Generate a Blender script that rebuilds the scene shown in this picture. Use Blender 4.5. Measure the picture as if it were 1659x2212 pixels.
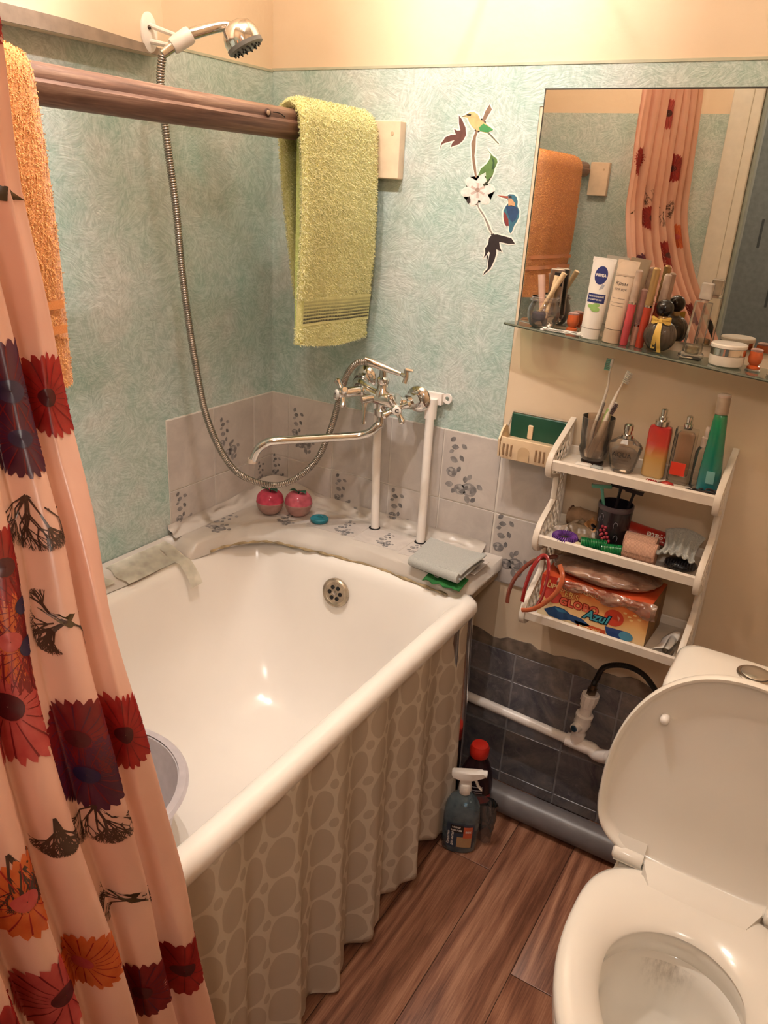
import bpy, math, random
from mathutils import Vector, Matrix, noise
C = bpy.context.scene
for o in list(bpy.data.objects): bpy.data.objects.remove(o)
COL = C.collection
rnd = random.Random(7)
PI = math.pi

# ---------------------------------------------------------------- camera
cam = bpy.data.objects.new('camera', bpy.data.cameras.new('camera')); COL.objects.link(cam)
cam.data.sensor_fit = 'HORIZONTAL'; cam.data.sensor_width = 36.0; cam.data.lens = 36.957
cam.data.clip_start = 0.02; cam.data.clip_end = 50
yaw, pitch, roll = 0.52261454, 0.38828057, 0.06022289
fw = Vector((-math.sin(yaw)*math.cos(pitch), math.cos(yaw)*math.cos(pitch), -math.sin(pitch)))
rt = Vector((math.cos(yaw), math.sin(yaw), 0)); up = rt.cross(fw)
R_ = math.cos(roll)*rt+math.sin(roll)*up; U_ = -math.sin(roll)*rt+math.cos(roll)*up
M = Matrix((R_, U_, -fw)).transposed().to_4x4(); M.translation = (1.30249, -1.62639, 1.434286)
cam.matrix_world = M
C.camera = cam

# ---------------------------------------------------------------- world, lamps, exposure
w = bpy.data.worlds.new('world'); C.world = w; w.use_nodes = True
w.node_tree.nodes['Background'].inputs[0].default_value = (1.0, 0.92, 0.84, 1)
w.node_tree.nodes['Background'].inputs[1].default_value = 0.10
def lamp(name, loc, e, r, col=(1.0, 0.935, 0.885)):
    l = bpy.data.lights.new(name, 'POINT'); l.energy = e; l.shadow_soft_size = r; l.color = col
    o = bpy.data.objects.new(name, l); o.location = loc; COL.objects.link(o); return o
LAMPS = [((0.70, -0.70, 2.25), 30, (80, 121), (172, 214)), ((0.40, -0.70, 2.25), 27, (62, 100), (166, 224))]   # place, watts, the two gaps in each shade (degrees)
for p_, e_, g1_, g2_ in LAMPS: lamp('ceiling_bulb', p_, e_, 0.014)
lamp('hallway_bulb', (1.5, -2.2, 2.25), 20, 0.12)
vs = C.view_settings
vs.view_transform = 'Standard'; vs.look = 'None'; vs.exposure = 0.0; vs.gamma = 1.0; vs.use_curve_mapping = False

# ---------------------------------------------------------------- mesh helpers
class MB:
    def __init__(s): s.v=[]; s.f=[]
    def add(s, vs, fs):
        n=len(s.v); s.v += [Vector(p) for p in vs]; s.f += [tuple(i+n for i in f) for f in fs]; return s
    def join(s, o): return s.add(o.v, o.f)
    def xf(s, M): s.v=[M@p for p in s.v]; return s
    def mv(s, x, y, z): return s.xf(Matrix.Translation((x,y,z)))
    def rot(s, a, ax): return s.xf(Matrix.Rotation(a,4,ax))
    def box(s, a, b):
        x0,y0,z0=a; x1,y1,z1=b
        return s.add([(x0,y0,z0),(x1,y0,z0),(x1,y1,z0),(x0,y1,z0),(x0,y0,z1),(x1,y0,z1),(x1,y1,z1),(x0,y1,z1)],
                     [(0,3,2,1),(4,5,6,7),(0,1,5,4),(1,2,6,5),(2,3,7,6),(3,0,4,7)])
    def bbox(s, a, b, c=.003):     # box with chamfered edges
        x0,y0,z0=a; x1,y1,z1=b
        return s.loft([rrect(x0+c,y0+c,x1-c,y1-c,z0,c),rrect(x0,y0,x1,y1,z0+c,c),rrect(x0,y0,x1,y1,z1-c,c),rrect(x0+c,y0+c,x1-c,y1-c,z1,c)],cap=True)
    def loft(s, rings, cap=False, close=True, capa=None, capb=None):
        n=len(rings[0]); vs=[p for r in rings for p in r]; fs=[]
        for i in range(len(rings)-1):
            for j in range(n if close else n-1):
                k=(j+1)%n; fs.append((i*n+j,i*n+k,(i+1)*n+k,(i+1)*n+j))
        ca = cap if capa is None else capa; cb = cap if capb is None else capb
        if ca: fs.append(tuple(range(n-1,-1,-1)))
        if cb: fs.append(tuple(range((len(rings)-1)*n,len(rings)*n)))
        return s.add(vs,fs)
    def lathe(s, prof, n=24, c=(0,0,0), cap=True):    # prof: list of (r,z)
        return s.loft([[(c[0]+max(r,1e-5)*math.cos(2*PI*i/n), c[1]+max(r,1e-5)*math.sin(2*PI*i/n), c[2]+z) for i in range(n)] for r,z in prof], cap=cap)
    def cyl(s, a, b, r, r2=None, n=16, cap=True):
        return s.tube([a,b],[r,r if r2 is None else r2],n,cap)
    def tube(s, P, r, n=12, cap=True, flat=1.0, upv=None):
        P=[Vector(p) for p in P]; R=r if isinstance(r,(list,tuple)) else [r]*len(P)
        rings=[]; t0=(P[1]-P[0]).normalized()
        a=Vector(upv) if upv else (Vector((0,0,1)) if abs(t0.z)<.9 else Vector((1,0,0)))
        a=(a-t0*a.dot(t0)).normalized()
        for i,p in enumerate(P):
            t=((P[min(i+1,len(P)-1)]-P[max(i-1,0)])).normalized()
            a=(a-t*a.dot(t)).normalized(); b=t.cross(a)
            rings.append([p+R[i]*(math.cos(2*PI*j/n)*b+flat*math.sin(2*PI*j/n)*a) for j in range(n)])
        return s.loft(rings,cap=cap)
    def sph(s, c, r, n=16, m=10, sc=(1,1,1)):
        return s.loft([[(c[0]+sc[0]*r*math.sin(PI*i/m+1e-4)*math.cos(2*PI*j/n), c[1]+sc[1]*r*math.sin(PI*i/m+1e-4)*math.sin(2*PI*j/n), c[2]-sc[2]*r*math.cos(PI*i/m)) for j in range(n)] for i in range(m+1)],cap=True)
    def grid(s, fn, nu, nv, flip=False):
        vs=[fn(i/nu,j/nv) for j in range(nv+1) for i in range(nu+1)]; fs=[]
        for j in range(nv):
            for i in range(nu):
                a=j*(nu+1)+i; q=(a,a+1,a+nu+2,a+nu+1); fs.append(q[::-1] if flip else q)
        return s.add(vs,fs)
    def prism(s, pts, fn, t):      # outline (a,b) placed by fn(a,b,h), thickness h from 0 to t
        n=len(pts)
        return s.add([fn(a,b,0) for a,b in pts]+[fn(a,b,t) for a,b in pts],
            [tuple(range(n))]+[tuple(range(2*n-1,n-1,-1))]+[(i,(i+1)%n+0,(i+1)%n+n,i+n)[::-1] for i in range(n)])
def rrect(x0,y0,x1,y1,z,r,k=3):
    r=max(min(r,(x1-x0)/2-1e-5,(y1-y0)/2-1e-5),1e-5); P=[]
    for cx,cy,a in ((x1-r,y1-r,0),(x0+r,y1-r,PI/2),(x0+r,y0+r,PI),(x1-r,y0+r,1.5*PI)):
        for i in range(k+1):
            t=a+PI/2*i/k; P.append((cx+r*math.cos(t),cy+r*math.sin(t),z))
    return P
def smooth_path(P, m=8):
    P=[Vector(p) for p in P]; out=[]
    for i in range(len(P)-1):
        a=P[max(i-1,0)];b=P[i];c=P[i+1];d=P[min(i+2,len(P)-1)]
        for k in range(m):
            t=k/m; out.append(.5*((2*b)+(c-a)*t+(2*a-5*b+4*c-d)*t*t+(3*b-a-3*c+d)*t**3))
    out.append(P[-1]); return out
def lerp(a,b,t): return a+(b-a)*t
def interp(T, x):
    if x<=T[0][0]: return T[0][1]
    for (a,b),(c,d) in zip(T,T[1:]):
        if x<=c: return lerp(b,d,(x-a)/(c-a))
    return T[-1][1]
def mesh_of(name, mb, m, smooth=True, ang=40):
    me=bpy.data.meshes.new(name); me.from_pydata([tuple(p) for p in mb.v],[],mb.f)
    me.validate(); 
    import bmesh
    bm=bmesh.new(); bm.from_mesh(me); bmesh.ops.recalc_face_normals(bm,faces=bm.faces); 
    if smooth:
        for f in bm.faces: f.smooth=True
        for e in bm.edges:
            if len(e.link_faces)==2 and e.calc_face_angle(0)>math.radians(ang): e.smooth=False
    bm.to_mesh(me); bm.free()
    if m: me.materials.append(m)
    return me
def worldloc(p):
    v=Vector((0,0,0))
    while p: v=v+Vector(p.location); p=p.parent
    return v
def part(name, mb, m, parent, local=False, smooth=True, ang=40, label=None, sub=0, stuff=False):
    if not local: mb.mv(*(-worldloc(parent)))
    o=bpy.data.objects.new(name, mesh_of(name,mb,m,smooth,ang)); COL.objects.link(o); o.parent=parent
    if label: o['label']=label
    if stuff: o['kind']='stuff'
    if sub:
        s=o.modifiers.new('sub','SUBSURF'); s.levels=sub; s.render_levels=sub
    return o
def tag(o,label,cat,group=None):
    o['label']=label; o['category']=cat
    if group: o['group']=group
    return o
def thing(name,label,cat,loc,group=None,rotz=0):
    o=bpy.data.objects.new(name,None); o.empty_display_size=.02; COL.objects.link(o); o.location=loc; o.rotation_euler=(0,0,rotz)
    return tag(o,label,cat,group)
def solo(name,mb,m,label,cat,group=None,smooth=True,ang=40,sub=0):
    xs=[p.x for p in mb.v]; ys=[p.y for p in mb.v]; z=min(p.z for p in mb.v)
    c=Vector(((min(xs)+max(xs))/2,(min(ys)+max(ys))/2,z)); mb.mv(*(-c))
    o=bpy.data.objects.new(name, mesh_of(name,mb,m,smooth,ang)); COL.objects.link(o); o.location=c
    if sub:
        s=o.modifiers.new('sub','SUBSURF'); s.levels=sub; s.render_levels=sub
    return tag(o,label,cat,group)
def struct(name,mb,m,smooth=False,ang=40):
    o=bpy.data.objects.new(name, mesh_of(name,mb,m,smooth,ang)); COL.objects.link(o); o['kind']='structure'; return o
def text_mb(s, size, align='CENTER', bold=0.0, shear=0.0, space=1.0):   # lettering in the xy plane
    cu=bpy.data.curves.new('t','FONT'); cu.body=s; cu.size=size; cu.align_x=align; cu.align_y='CENTER'; cu.offset=bold; cu.shear=shear
    cu.space_character=space; cu.resolution_u=3
    o=bpy.data.objects.new('t',cu); COL.objects.link(o); bpy.context.view_layer.update()
    dg=bpy.context.evaluated_depsgraph_get(); me=bpy.data.meshes.new_from_object(o.evaluated_get(dg))
    mb=MB(); mb.add([tuple(v.co) for v in me.vertices],[tuple(p.vertices) for p in me.polygons])
    bpy.data.objects.remove(o); bpy.data.curves.remove(cu); bpy.data.meshes.remove(me); return mb

# ---------------------------------------------------------------- materials
def srgb(c):
    return tuple(((x/255/12.92) if x/255<=.04045 else ((x/255+.055)/1.055)**2.4) for x in c)+(1,)
class NT:
    def __init__(s,name):
        s.m=bpy.data.materials.new(name); s.m.use_nodes=True; s.t=s.m.node_tree; s.N=s.t.nodes; s.b=s.N['Principled BSDF']; s.out=s.N['Material Output']
        s._tc=None
    def n(s,typ,**kw):
        x=s.N.new(typ)
        for k,v in kw.items():
            if k.startswith('i_'):
                key=k[2:]; key=int(key) if key.isdigit() else key.replace('_',' ')
                if isinstance(v,bpy.types.NodeSocket): s.t.links.new(v,x.inputs[key])
                else: x.inputs[key].default_value=v
            else: setattr(x,k,v)
        return x
    def l(s,a,b): s.t.links.new(a,b)
    def co(s):
        if not s._tc: s._tc=s.N.new('ShaderNodeTexCoord')
        return s._tc.outputs['Object']
    def noise(s,scale,detail=3,rough=.5,dist=0.,vec=None):
        return s.n('ShaderNodeTexNoise',i_Vector=vec or s.co(),i_Scale=scale,i_Detail=detail,i_Roughness=rough,i_Distortion=dist).outputs[0]
    def ramp(s,fac,stops):
        r=s.N.new('ShaderNodeValToRGB'); s.l(fac,r.inputs[0]); e=r.color_ramp.elements
        while len(e)<len(stops): e.new(.5)
        for x,(p,c) in zip(e,stops): x.position=p; x.color=c if len(c)==4 else tuple(c)+(1,)
        return r.outputs[0]
    def math(s,op,a,b=0.,c=0.):
        x=s.N.new('ShaderNodeMath'); x.operation=op
        for i,v in enumerate((a,b,c)):
            if isinstance(v,(int,float)): x.inputs[i].default_value=v
            else: s.l(v,x.inputs[i])
        return x.outputs[0]
    def mix(s,f,a,b):
        x=s.N.new('ShaderNodeMix'); x.data_type='RGBA'
        for i,v in ((0,f),(6,a),(7,b)):
            if isinstance(v,(int,float,tuple)): x.inputs[i].default_value=v
            else: s.l(v,x.inputs[i])
        return x.outputs[2]
    def bump(s,h,strength,dist=.001):
        x=s.n('ShaderNodeBump',i_Strength=strength,i_Distance=dist,i_Height=h); s.l(x.outputs[0],s.b.inputs['Normal']); return x
    def set(s,**kw):
        for k,v in kw.items():
            i=s.b.inputs[k.replace('_',' ')]
            if isinstance(v,bpy.types.NodeSocket): s.l(v,i)
            else: i.default_value=v
        return s
MC={}
def mat(name,col,rough=.5,metal=0.,var=.06,scale=40.,bump=0.,bs=200.,**kw):
    if name in MC: return MC[name]
    t=NT(name); c=srgb(col); d=tuple(max(0,x*(1-var*2.2)) for x in c[:3])+(1,)
    f=t.noise(scale,4); t.set(Base_Color=t.ramp(f,[(.3,d),(.7,c)]),Roughness=rough,Metallic=metal,**kw)
    if bump: t.bump(t.noise(bs,3),bump)
    MC[name]=t.m; return t.m
def clear(name,tint=(255,255,255),opac=.12,rough=.05,spec=1.0,edge=.5):
    """thin clear plastic or glass: mostly lets light through, mirrors at grazing angles, a little body colour"""
    if name in MC: return MC[name]
    t=NT(name); tr=t.n('ShaderNodeBsdfTransparent',i_Color=srgb(tint)); gl=t.n('ShaderNodeBsdfGlossy',i_Roughness=rough)
    df=t.n('ShaderNodeBsdfDiffuse',i_Color=srgb(tint))
    lw=t.n('ShaderNodeLayerWeight',i_Blend=.35).outputs['Facing']
    nz=t.noise(30,2); op=t.math('MULTIPLY_ADD',t.math('POWER',lw,3.0),edge,t.math('MULTIPLY',nz,opac*2))
    m1=t.n('ShaderNodeMixShader',i_0=op,i_1=tr.outputs[0],i_2=df.outputs[0])
    fr=t.n('ShaderNodeFresnel',i_IOR=1.45)
    m2=t.n('ShaderNodeMixShader',i_0=t.math('MULTIPLY',fr.outputs[0],spec),i_1=m1.outputs[0],i_2=gl.outputs[0])
    t.l(m2.outputs[0],t.out.inputs[0]); t.N.remove(t.b); MC[name]=t.m; return t.m
chrome=mat('chrome',(225,220,215),.10,1.0,var=.03)
chrome_dull=mat('chrome_dull',(190,182,175),.25,1.0,var=.08)
white_plastic=mat('white_plastic',(240,232,224),.35,var=.03,bump=.05)
shelf_plastic=mat('shelf_plastic',(232,220,206),.38,var=.05,bump=.05)
white_pipe=mat('white_pipe',(244,234,226),.3,var=.02)
ceramic=mat('ceramic',(238,232,222),.08,var=.01,scale=5,Coat_Weight=.4)
seat_plastic=mat('seat_plastic',(236,228,216),.16,var=.015,scale=6)
enamel=mat('enamel',(246,238,230),.16,var=.02,scale=6)
black_pl=mat('black_plastic',(30,26,28),.3,var=.1)
dark_hole=mat('dark_hole',(22,18,16),.8)
cream=None
def make_cream():
    t=NT('cream_paint'); f=t.noise(3,5,.6); g=t.noise(60,3)
    t.set(Base_Color=t.ramp(f,[(.3,srgb((218,194,164))),(.7,srgb((228,206,178)))]),Roughness=.45)
    t.bump(t.math('ADD',t.math('MULTIPLY',f,2),g),.25,.002); return t.m
cream=make_cream()
def make_wallpaper():
    t=NT('aqua_wallpaper'); co=t.co()
    warp=t.n('ShaderNodeTexNoise',i_Vector=co,i_Scale=9.,i_Detail=2.)
    wv=t.n('ShaderNodeVectorMath',operation='MULTIPLY_ADD',i_0=warp.outputs['Color'],i_1=(.05,.05,.05),i_2=co).outputs[0]
    hs=[]
    for k,(sc,off) in enumerate(((24,0.),(19,3.7),(33,8.1))):
        off2=t.n('ShaderNodeVectorMath',operation='ADD',i_0=wv,i_1=(off,off*.7,off*.3)).outputs[0]
        vo=t.n('ShaderNodeTexVoronoi',i_Vector=off2,i_Scale=float(sc))
        r=t.n('ShaderNodeSeparateColor',i_0=vo.outputs['Color'])
        for ax in ((0,1,0),(1,0,0)):
            pass
        rx=t.n('ShaderNodeVectorRotate',rotation_type='AXIS_ANGLE',i_Vector=wv,i_Axis=(.70710678,.70710678,0),i_Angle=t.math('MULTIPLY',r.outputs[0],6.28))
        st=t.n('ShaderNodeVectorMath',operation='MULTIPLY',i_0=rx.outputs[0],i_1=(38.,38.,330.)).outputs[0]
        hs.append(t.n('ShaderNodeTexNoise',i_Vector=st,i_Scale=1.,i_Detail=2.,i_Distortion=.6).outputs[0])
    h=t.math('MULTIPLY',t.math('ADD',t.math('ADD',hs[0],hs[1]),hs[2]),.3333)
    big=t.noise(7,4,.6); mid=t.noise(22,3,.6)
    base=t.ramp(big,[(.32,srgb((146,182,170))),(.5,srgb((174,194,186))),(.66,srgb((196,200,194)))])
    base=t.mix(t.math('MULTIPLY',mid,.5),base,srgb((196,206,196)))
    c=t.mix(t.ramp(h,[(.42,(0,0,0)),(.60,(1,1,1))]),t.n('ShaderNodeHueSaturation',i_Value=.84,i_Saturation=1.0,i_Color=base).outputs[0],t.n('ShaderNodeHueSaturation',i_Value=1.16,i_Saturation=.7,i_Color=base).outputs[0])
    t.set(Base_Color=c,Roughness=.6); t.bump(h,.6,.003); return t.m
wallpaper=make_wallpaper()
def make_tile(name,c0,c1,rough,bump=.1):
    t=NT(name); oi=t.n('ShaderNodeObjectInfo'); f=t.noise(14,5,.65,.8)
    c=t.ramp(f,[(.3,srgb(c0)),(.7,srgb(c1))])
    v=t.math('MULTIPLY_ADD',oi.outputs['Random'],.12,.94)
    t.set(Base_Color=t.n('ShaderNodeHueSaturation',i_Value=v,i_Color=c).outputs[0],Roughness=rough); t.bump(t.noise(40,3),bump,.002); return t.m
grey_tile=make_tile('pale_grey_tile_print',(186,176,170),(206,196,188),.38)
film=mat('tile_film',(206,196,186),.35,var=.08,scale=9,bump=.25,bs=24)
tape=clear('clear_tape',(225,220,205),.55,.25,.6,.3)
def make_stone():
    t=NT('slate_tile'); oi=t.n('ShaderNodeObjectInfo')
    off=t.n('ShaderNodeVectorMath',operation='ADD',i_0=t.co(),i_1=t.n('ShaderNodeCombineXYZ',i_0=t.math('MULTIPLY',oi.outputs['Random'],9.),i_2=t.math('MULTIPLY',oi.outputs['Random'],5.)).outputs[0]).outputs[0]
    a=t.noise(9,6,.7,1.2,off); b=t.noise(26,6,.75,2.,off)
    c=t.mix(t.math('MULTIPLY',oi.outputs['Random'],.6),t.ramp(a,[(.35,srgb((92,88,94))),(.52,srgb((126,118,116))),(.7,srgb((158,144,132)))]),t.ramp(a,[(.35,srgb((70,72,88))),(.7,srgb((122,116,120)))]))
    c=t.mix(t.ramp(b,[(.56,(0,0,0)),(.72,(.7,.7,.7))]),c,srgb((158,150,146)))
    t.set(Base_Color=c,Roughness=.32); t.bump(b,.25,.003); return t.m
slate=make_stone()
stone_edge=mat('stone_border',(150,132,116),.5,var=.3,scale=30)
grout_d=mat('dark_grout',(150,146,146),.6)
grout_l=mat('pale_grout',(226,218,208),.5)
def make_wood():
    t=NT('oak_plank'); oi=t.n('ShaderNodeObjectInfo'); R=oi.outputs['Random']
    off=t.n('ShaderNodeCombineXYZ',i_0=t.math('MULTIPLY',R,7.),i_1=t.math('MULTIPLY',R,31.),i_2=t.math('MULTIPLY',R,3.)).outputs[0]
    p=t.n('ShaderNodeVectorMath',operation='ADD',i_0=t.co(),i_1=off).outputs[0]
    def st(sx,sy): return t.n('ShaderNodeVectorMath',operation='MULTIPLY',i_0=p,i_1=(sx,sy,sx)).outputs[0]
    fine=t.noise(1,3,.6,0,st(420.,14.)); ring=t.noise(1,2,.4,.25,st(7.5,.85))
    rings=t.math('SINE',t.math('MULTIPLY',ring,58.)); med=t.noise(1,4,.6,.3,st(60.,4.)); tone=t.noise(1,3,.6,0,st(7.,2.))
    g=t.math('ADD',t.math('MULTIPLY',rings,.085),t.math('ADD',t.math('MULTIPLY',fine,.45),t.math('MULTIPLY',med,.5)))
    c=t.ramp(g,[(.32,srgb((98,56,38))),(.5,srgb((140,90,64))),(.68,srgb((174,124,94)))])
    v=t.math('ADD',t.math('MULTIPLY_ADD',R,.30,.72),t.math('MULTIPLY',tone,.22))
    t.set(Base_Color=t.n('ShaderNodeHueSaturation',i_Value=v,i_Saturation=.95,i_Color=c).outputs[0],Roughness=.42); t.bump(fine,.08,.001); return t.m
oak=make_wood()
def make_rodwood():
    t=NT('rod_wood'); st=t.n('ShaderNodeVectorMath',operation='MULTIPLY',i_0=t.co(),i_1=(40.,3.,40.)).outputs[0]
    f=t.noise(1,5,.65,.8,st); g=t.noise(1,3,.6,.2,t.n('ShaderNodeVectorMath',operation='MULTIPLY',i_0=t.co(),i_1=(260.,9.,260.)).outputs[0])
    c=t.ramp(t.math('ADD',t.math('MULTIPLY',f,.7),t.math('MULTIPLY',g,.3)),[(.34,srgb((78,52,44))),(.5,srgb((122,90,76))),(.66,srgb((164,134,114)))])
    t.set(Base_Color=c,Roughness=.42); t.bump(f,.3,.002); return t.m
rodwood=make_rodwood()
def make_cloth(name,c0,c1,rough=.95,sc=260,b=.8,dist=.004,trans=0):
    t=NT(name); f=t.noise(sc,3,.7); g=t.noise(18,3)
    c=t.ramp(f,[(.3,srgb(c0)),(.65,srgb(c1))]); t.set(Base_Color=t.mix(t.math('MULTIPLY',g,.25),c,srgb(c0)),Roughness=rough)
    t.b.inputs['Sheen Weight'].default_value=.3; t.bump(f,b,dist); return t.m
green_terry=make_cloth('green_terry',(206,202,118),(240,236,172))
green_pile=mat('green_pile',(250,246,190),.9,var=.08)
orange_pile=mat('orange_pile',(255,190,118),.9,var=.12)
orange_terry=make_cloth('orange_terry',(214,124,54),(250,178,104))
grey_cloth=make_cloth('grey_cloth',(160,160,156),(182,182,176),sc=400,b=.3,dist=.001)
def make_curtain():
    t=NT('peach_vinyl'); f=t.noise(5,4,.6); c=t.ramp(f,[(.3,srgb((226,172,150))),(.7,srgb((240,194,172)))])
    df=t.n('ShaderNodeBsdfDiffuse',i_Color=c); tl=t.n('ShaderNodeBsdfTranslucent',i_Color=c); gl=t.n('ShaderNodeBsdfGlossy',i_Roughness=.3)
    bm=t.n('ShaderNodeBump',i_Strength=.35,i_Distance=.004,i_Height=t.noise(11,4,.6))
    for x in (df,tl,gl): t.l(bm.outputs[0],x.inputs['Normal'])
    m1=t.n('ShaderNodeMixShader',i_0=.30,i_1=df.outputs[0],i_2=tl.outputs[0]); m2=t.n('ShaderNodeMixShader',i_0=.07,i_1=m1.outputs[0],i_2=gl.outputs[0])
    t.l(m2.outputs[0],t.out.inputs[0]); t.N.remove(t.b); return t.m
vinyl=make_curtain()
def print_mat(name,c0,c1,sc=60):
    t=NT(name); f=t.noise(sc,3); c=t.ramp(f,[(.3,srgb(c0)),(.7,srgb(c1))])
    df=t.n('ShaderNodeBsdfDiffuse',i_Color=c); tl=t.n('ShaderNodeBsdfTranslucent',i_Color=c); gl=t.n('ShaderNodeBsdfGlossy',i_Roughness=.3)
    m1=t.n('ShaderNodeMixShader',i_0=.35,i_1=df.outputs[0],i_2=tl.outputs[0]); m2=t.n('ShaderNodeMixShader',i_0=.06,i_1=m1.outputs[0],i_2=gl.outputs[0])
    t.l(m2.outputs[0],t.out.inputs[0]); t.N.remove(t.b); return t.m
def make_lace():
    t=NT('sheer_lace'); uv=t.n('ShaderNodeUVMap').outputs[0]
    s=t.n('ShaderNodeSeparateXYZ',i_0=uv); u,v=s.outputs[0],s.outputs[1]
    nz=t.math('MULTIPLY',t.math('SUBTRACT',t.noise(1.3,2,.5,0,uv),.5),.25)
    def cell(du,dv,ru,rv):
        a=t.math('SUBTRACT',t.math('FRACT',t.math('ADD',t.math('ADD',u,du),nz)),.5); b=t.math('SUBTRACT',t.math('FRACT',t.math('ADD',v,dv)),.5)
        a=t.math('DIVIDE',a,ru); b=t.math('DIVIDE',b,rv)
        return t.math('POWER',t.math('ADD',t.math('POWER',t.math('ABSOLUTE',a),2.05),t.math('POWER',t.math('ABSOLUTE',b),2.05)),.488)
    big=cell(0,0,.455,.475); small=cell(.5,.5,.15,.13)
    web=t.math('MULTIPLY',t.ramp(big,[(.96,(0,0,0)),(1.,(1,1,1))]),t.ramp(small,[(.94,(0,0,0)),(1.,(1,1,1))]))
    wv=t.noise(600,2,.7,0,t.n('ShaderNodeVectorMath',operation='MULTIPLY',i_0=uv,i_1=(1.,.2,1.)).outputs[0])
    al=t.math('ADD',t.math('MULTIPLY_ADD',web,.09,.80),t.math('MULTIPLY',wv,.12))
    c=t.mix(web,srgb((222,206,188)),srgb((236,224,208)))
    df=t.n('ShaderNodeBsdfDiffuse',i_Color=c); tl=t.n('ShaderNodeBsdfTranslucent',i_Color=c)
    m1=t.n('ShaderNodeMixShader',i_0=.3,i_1=df.outputs[0],i_2=tl.outputs[0]); tr=t.n('ShaderNodeBsdfTransparent')
    m2=t.n('ShaderNodeMixShader',i_0=al,i_1=tr.outputs[0],i_2=m1.outputs[0]); t.l(m2.outputs[0],t.out.inputs[0]); t.N.remove(t.b); return t.m
lace=make_lace()
mirror_m=mat('mirror_silver',(225,222,215),.01,1.0,var=.01)

# ================================================================= THE SETTING
L0=-1.55
fl=struct('floor',MB().box((-.1,-3.0,-.05),(1.75,.1,-.003)),mat('floor_seam',(70,44,34),.7))
# laminate planks run along y
pl_rows=[(.020,.162,(-.9,-.30)),(.162,.304,(-1.15,-.5)),(.304,.446,(-.85,)),(.446,.588,(-1.25,-.2)),(.588,.730,(-1.3,-.617)),(.730,.871,(-1.55,-.290)),(.871,1.012,(-1.05,-.02)),(1.012,1.154,(-1.35,-.507)),(1.154,1.296,(-.95,)),(1.296,1.438,(-1.3,-.4)),(1.438,1.6,(-.8,))]
for x0,x1,cuts in pl_rows:
    ys=[-2.2]+list(cuts)+[0]
    for a,b in zip(ys,ys[1:]):
        if b-a<.03: continue
        g=.0008
        mb=MB().loft([rrect(x0+g,a+g,x1-g,b-g,-.003,.0005,1),rrect(x0+g,a+g,x1-g,b-g,-.0006,.0005,1),rrect(x0+g+.001,a+g+.001,x1-g-.001,b-g-.001,0,.0005,1)],cap=True)
        part('plank',mb,oak,fl)
struct('ceiling',MB().box((-.1,-3.0,2.5),(1.75,.1,2.56)),mat('ceiling_white',(235,225,208),.8))
wb=struct('wall_back',MB().box((-.1,.0,0),(1.75,.1,2.5)),cream)
wl=struct('wall_left',MB().box((-.1,-1.65,0),(0,0,2.5)),cream)
wr=struct('wall_right',MB().box((1.6,-3.0,0),(1.7,0,2.5)),cream)
wf=struct('wall_front',MB().box((0,-1.65,0),(.80,-1.55,2.5)).box((.80,-1.65,2.05),(1.6,-1.55,2.5)).box((1.56,-1.65,0),(1.6,-1.55,2.05)),cream)
# wallpaper sheets
part('wallpaper',MB().box((0,-.0015,.90),(.662,.0,1.674)).box((.662,-.0015,1.60),(1.6,0,1.674)),wallpaper,wb)
part('wallpaper',MB().box((0,-1.55,.60),(.0015,-.372,1.646)).box((0,-.372,.60),(.0015,0,1.672)),wallpaper,wl)
part('wallpaper',MB().box((0,-1.55,.60),(.78,-1.5485,1.735)),wallpaper,wf)
for a,b,nm in (((0,-.003,1.671),(1.6,0,1.676),wb),((0,-.372,1.668),(.003,0,1.673),wl)):
    part('wallpaper_edge',MB().box(a,b),mat('edge_line',(186,184,160),.6),nm)
# painted box-out above the wallpaper on the left wall
tr1=struct('trim_1',MB().bbox((0,-1.55,1.645),(.036,-.372,2.5),.004),cream)
part('shaded_edge',MB().add([(.0362,-1.549,1.6445),(.0362,-.374,1.6445),(.0362,-.374,1.6560),(.0362,-.60,1.668),(.0362,-1.549,1.676),(.0400,-1.549,1.6445),(.0400,-.374,1.6445),(.0400,-.374,1.6560),(.0400,-.60,1.668),(.0400,-1.549,1.676)],[(0,1,2,3,4),(9,8,7,6,5),(0,5,6,1),(1,6,7,2),(2,7,8,3),(3,8,9,4)]),mat('shaded_edge_brown',(150,130,112),.6,var=.15,bump=.4,bs=60),tr1,smooth=False)  # thin strip whose brown paints in the shade along the box-out's lower edge
# pale tile printed film on the back and left walls
part('grout',MB().box((0,-.003,.60),(.672,-.0015,.921)).box((.672,-.003,.572),(.80,-.0003,.90)),grout_l,wb)
part('grout',MB().box((.0015,-.386,.60),(.003,0,.921)),grout_l,wl)
bx=[0,.06,.203,.376,.520,.668]; bz=[.60,.747,.921]
def tile_back(x0,x1,z0,z1,y=-.003,t=.0022,m=None,par=None,g=.0012):
    mb=MB().loft([[(x0+g,y,z0+g),(x1-g,y,z0+g),(x1-g,y,z1-g),(x0+g,y,z1-g)],[(x0+g+.001,y-t,z0+g+.001),(x1-g-.001,y-t,z0+g+.001),(x1-g-.001,y-t,z1-g-.001),(x0+g+.001,y-t,z1-g-.001)]],cap=True)
    part('tile',mb,m or grey_tile,par or wb,smooth=False)
for a,b in zip(bx,bx[1:]):
    for c,d in zip(bz,bz[1:]): tile_back(a,b,c,d)
tile_back(.670,.80,.747,.90); tile_back(.670,.80,.574,.745)
ly=[0,-.081,-.232,-.386]
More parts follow.
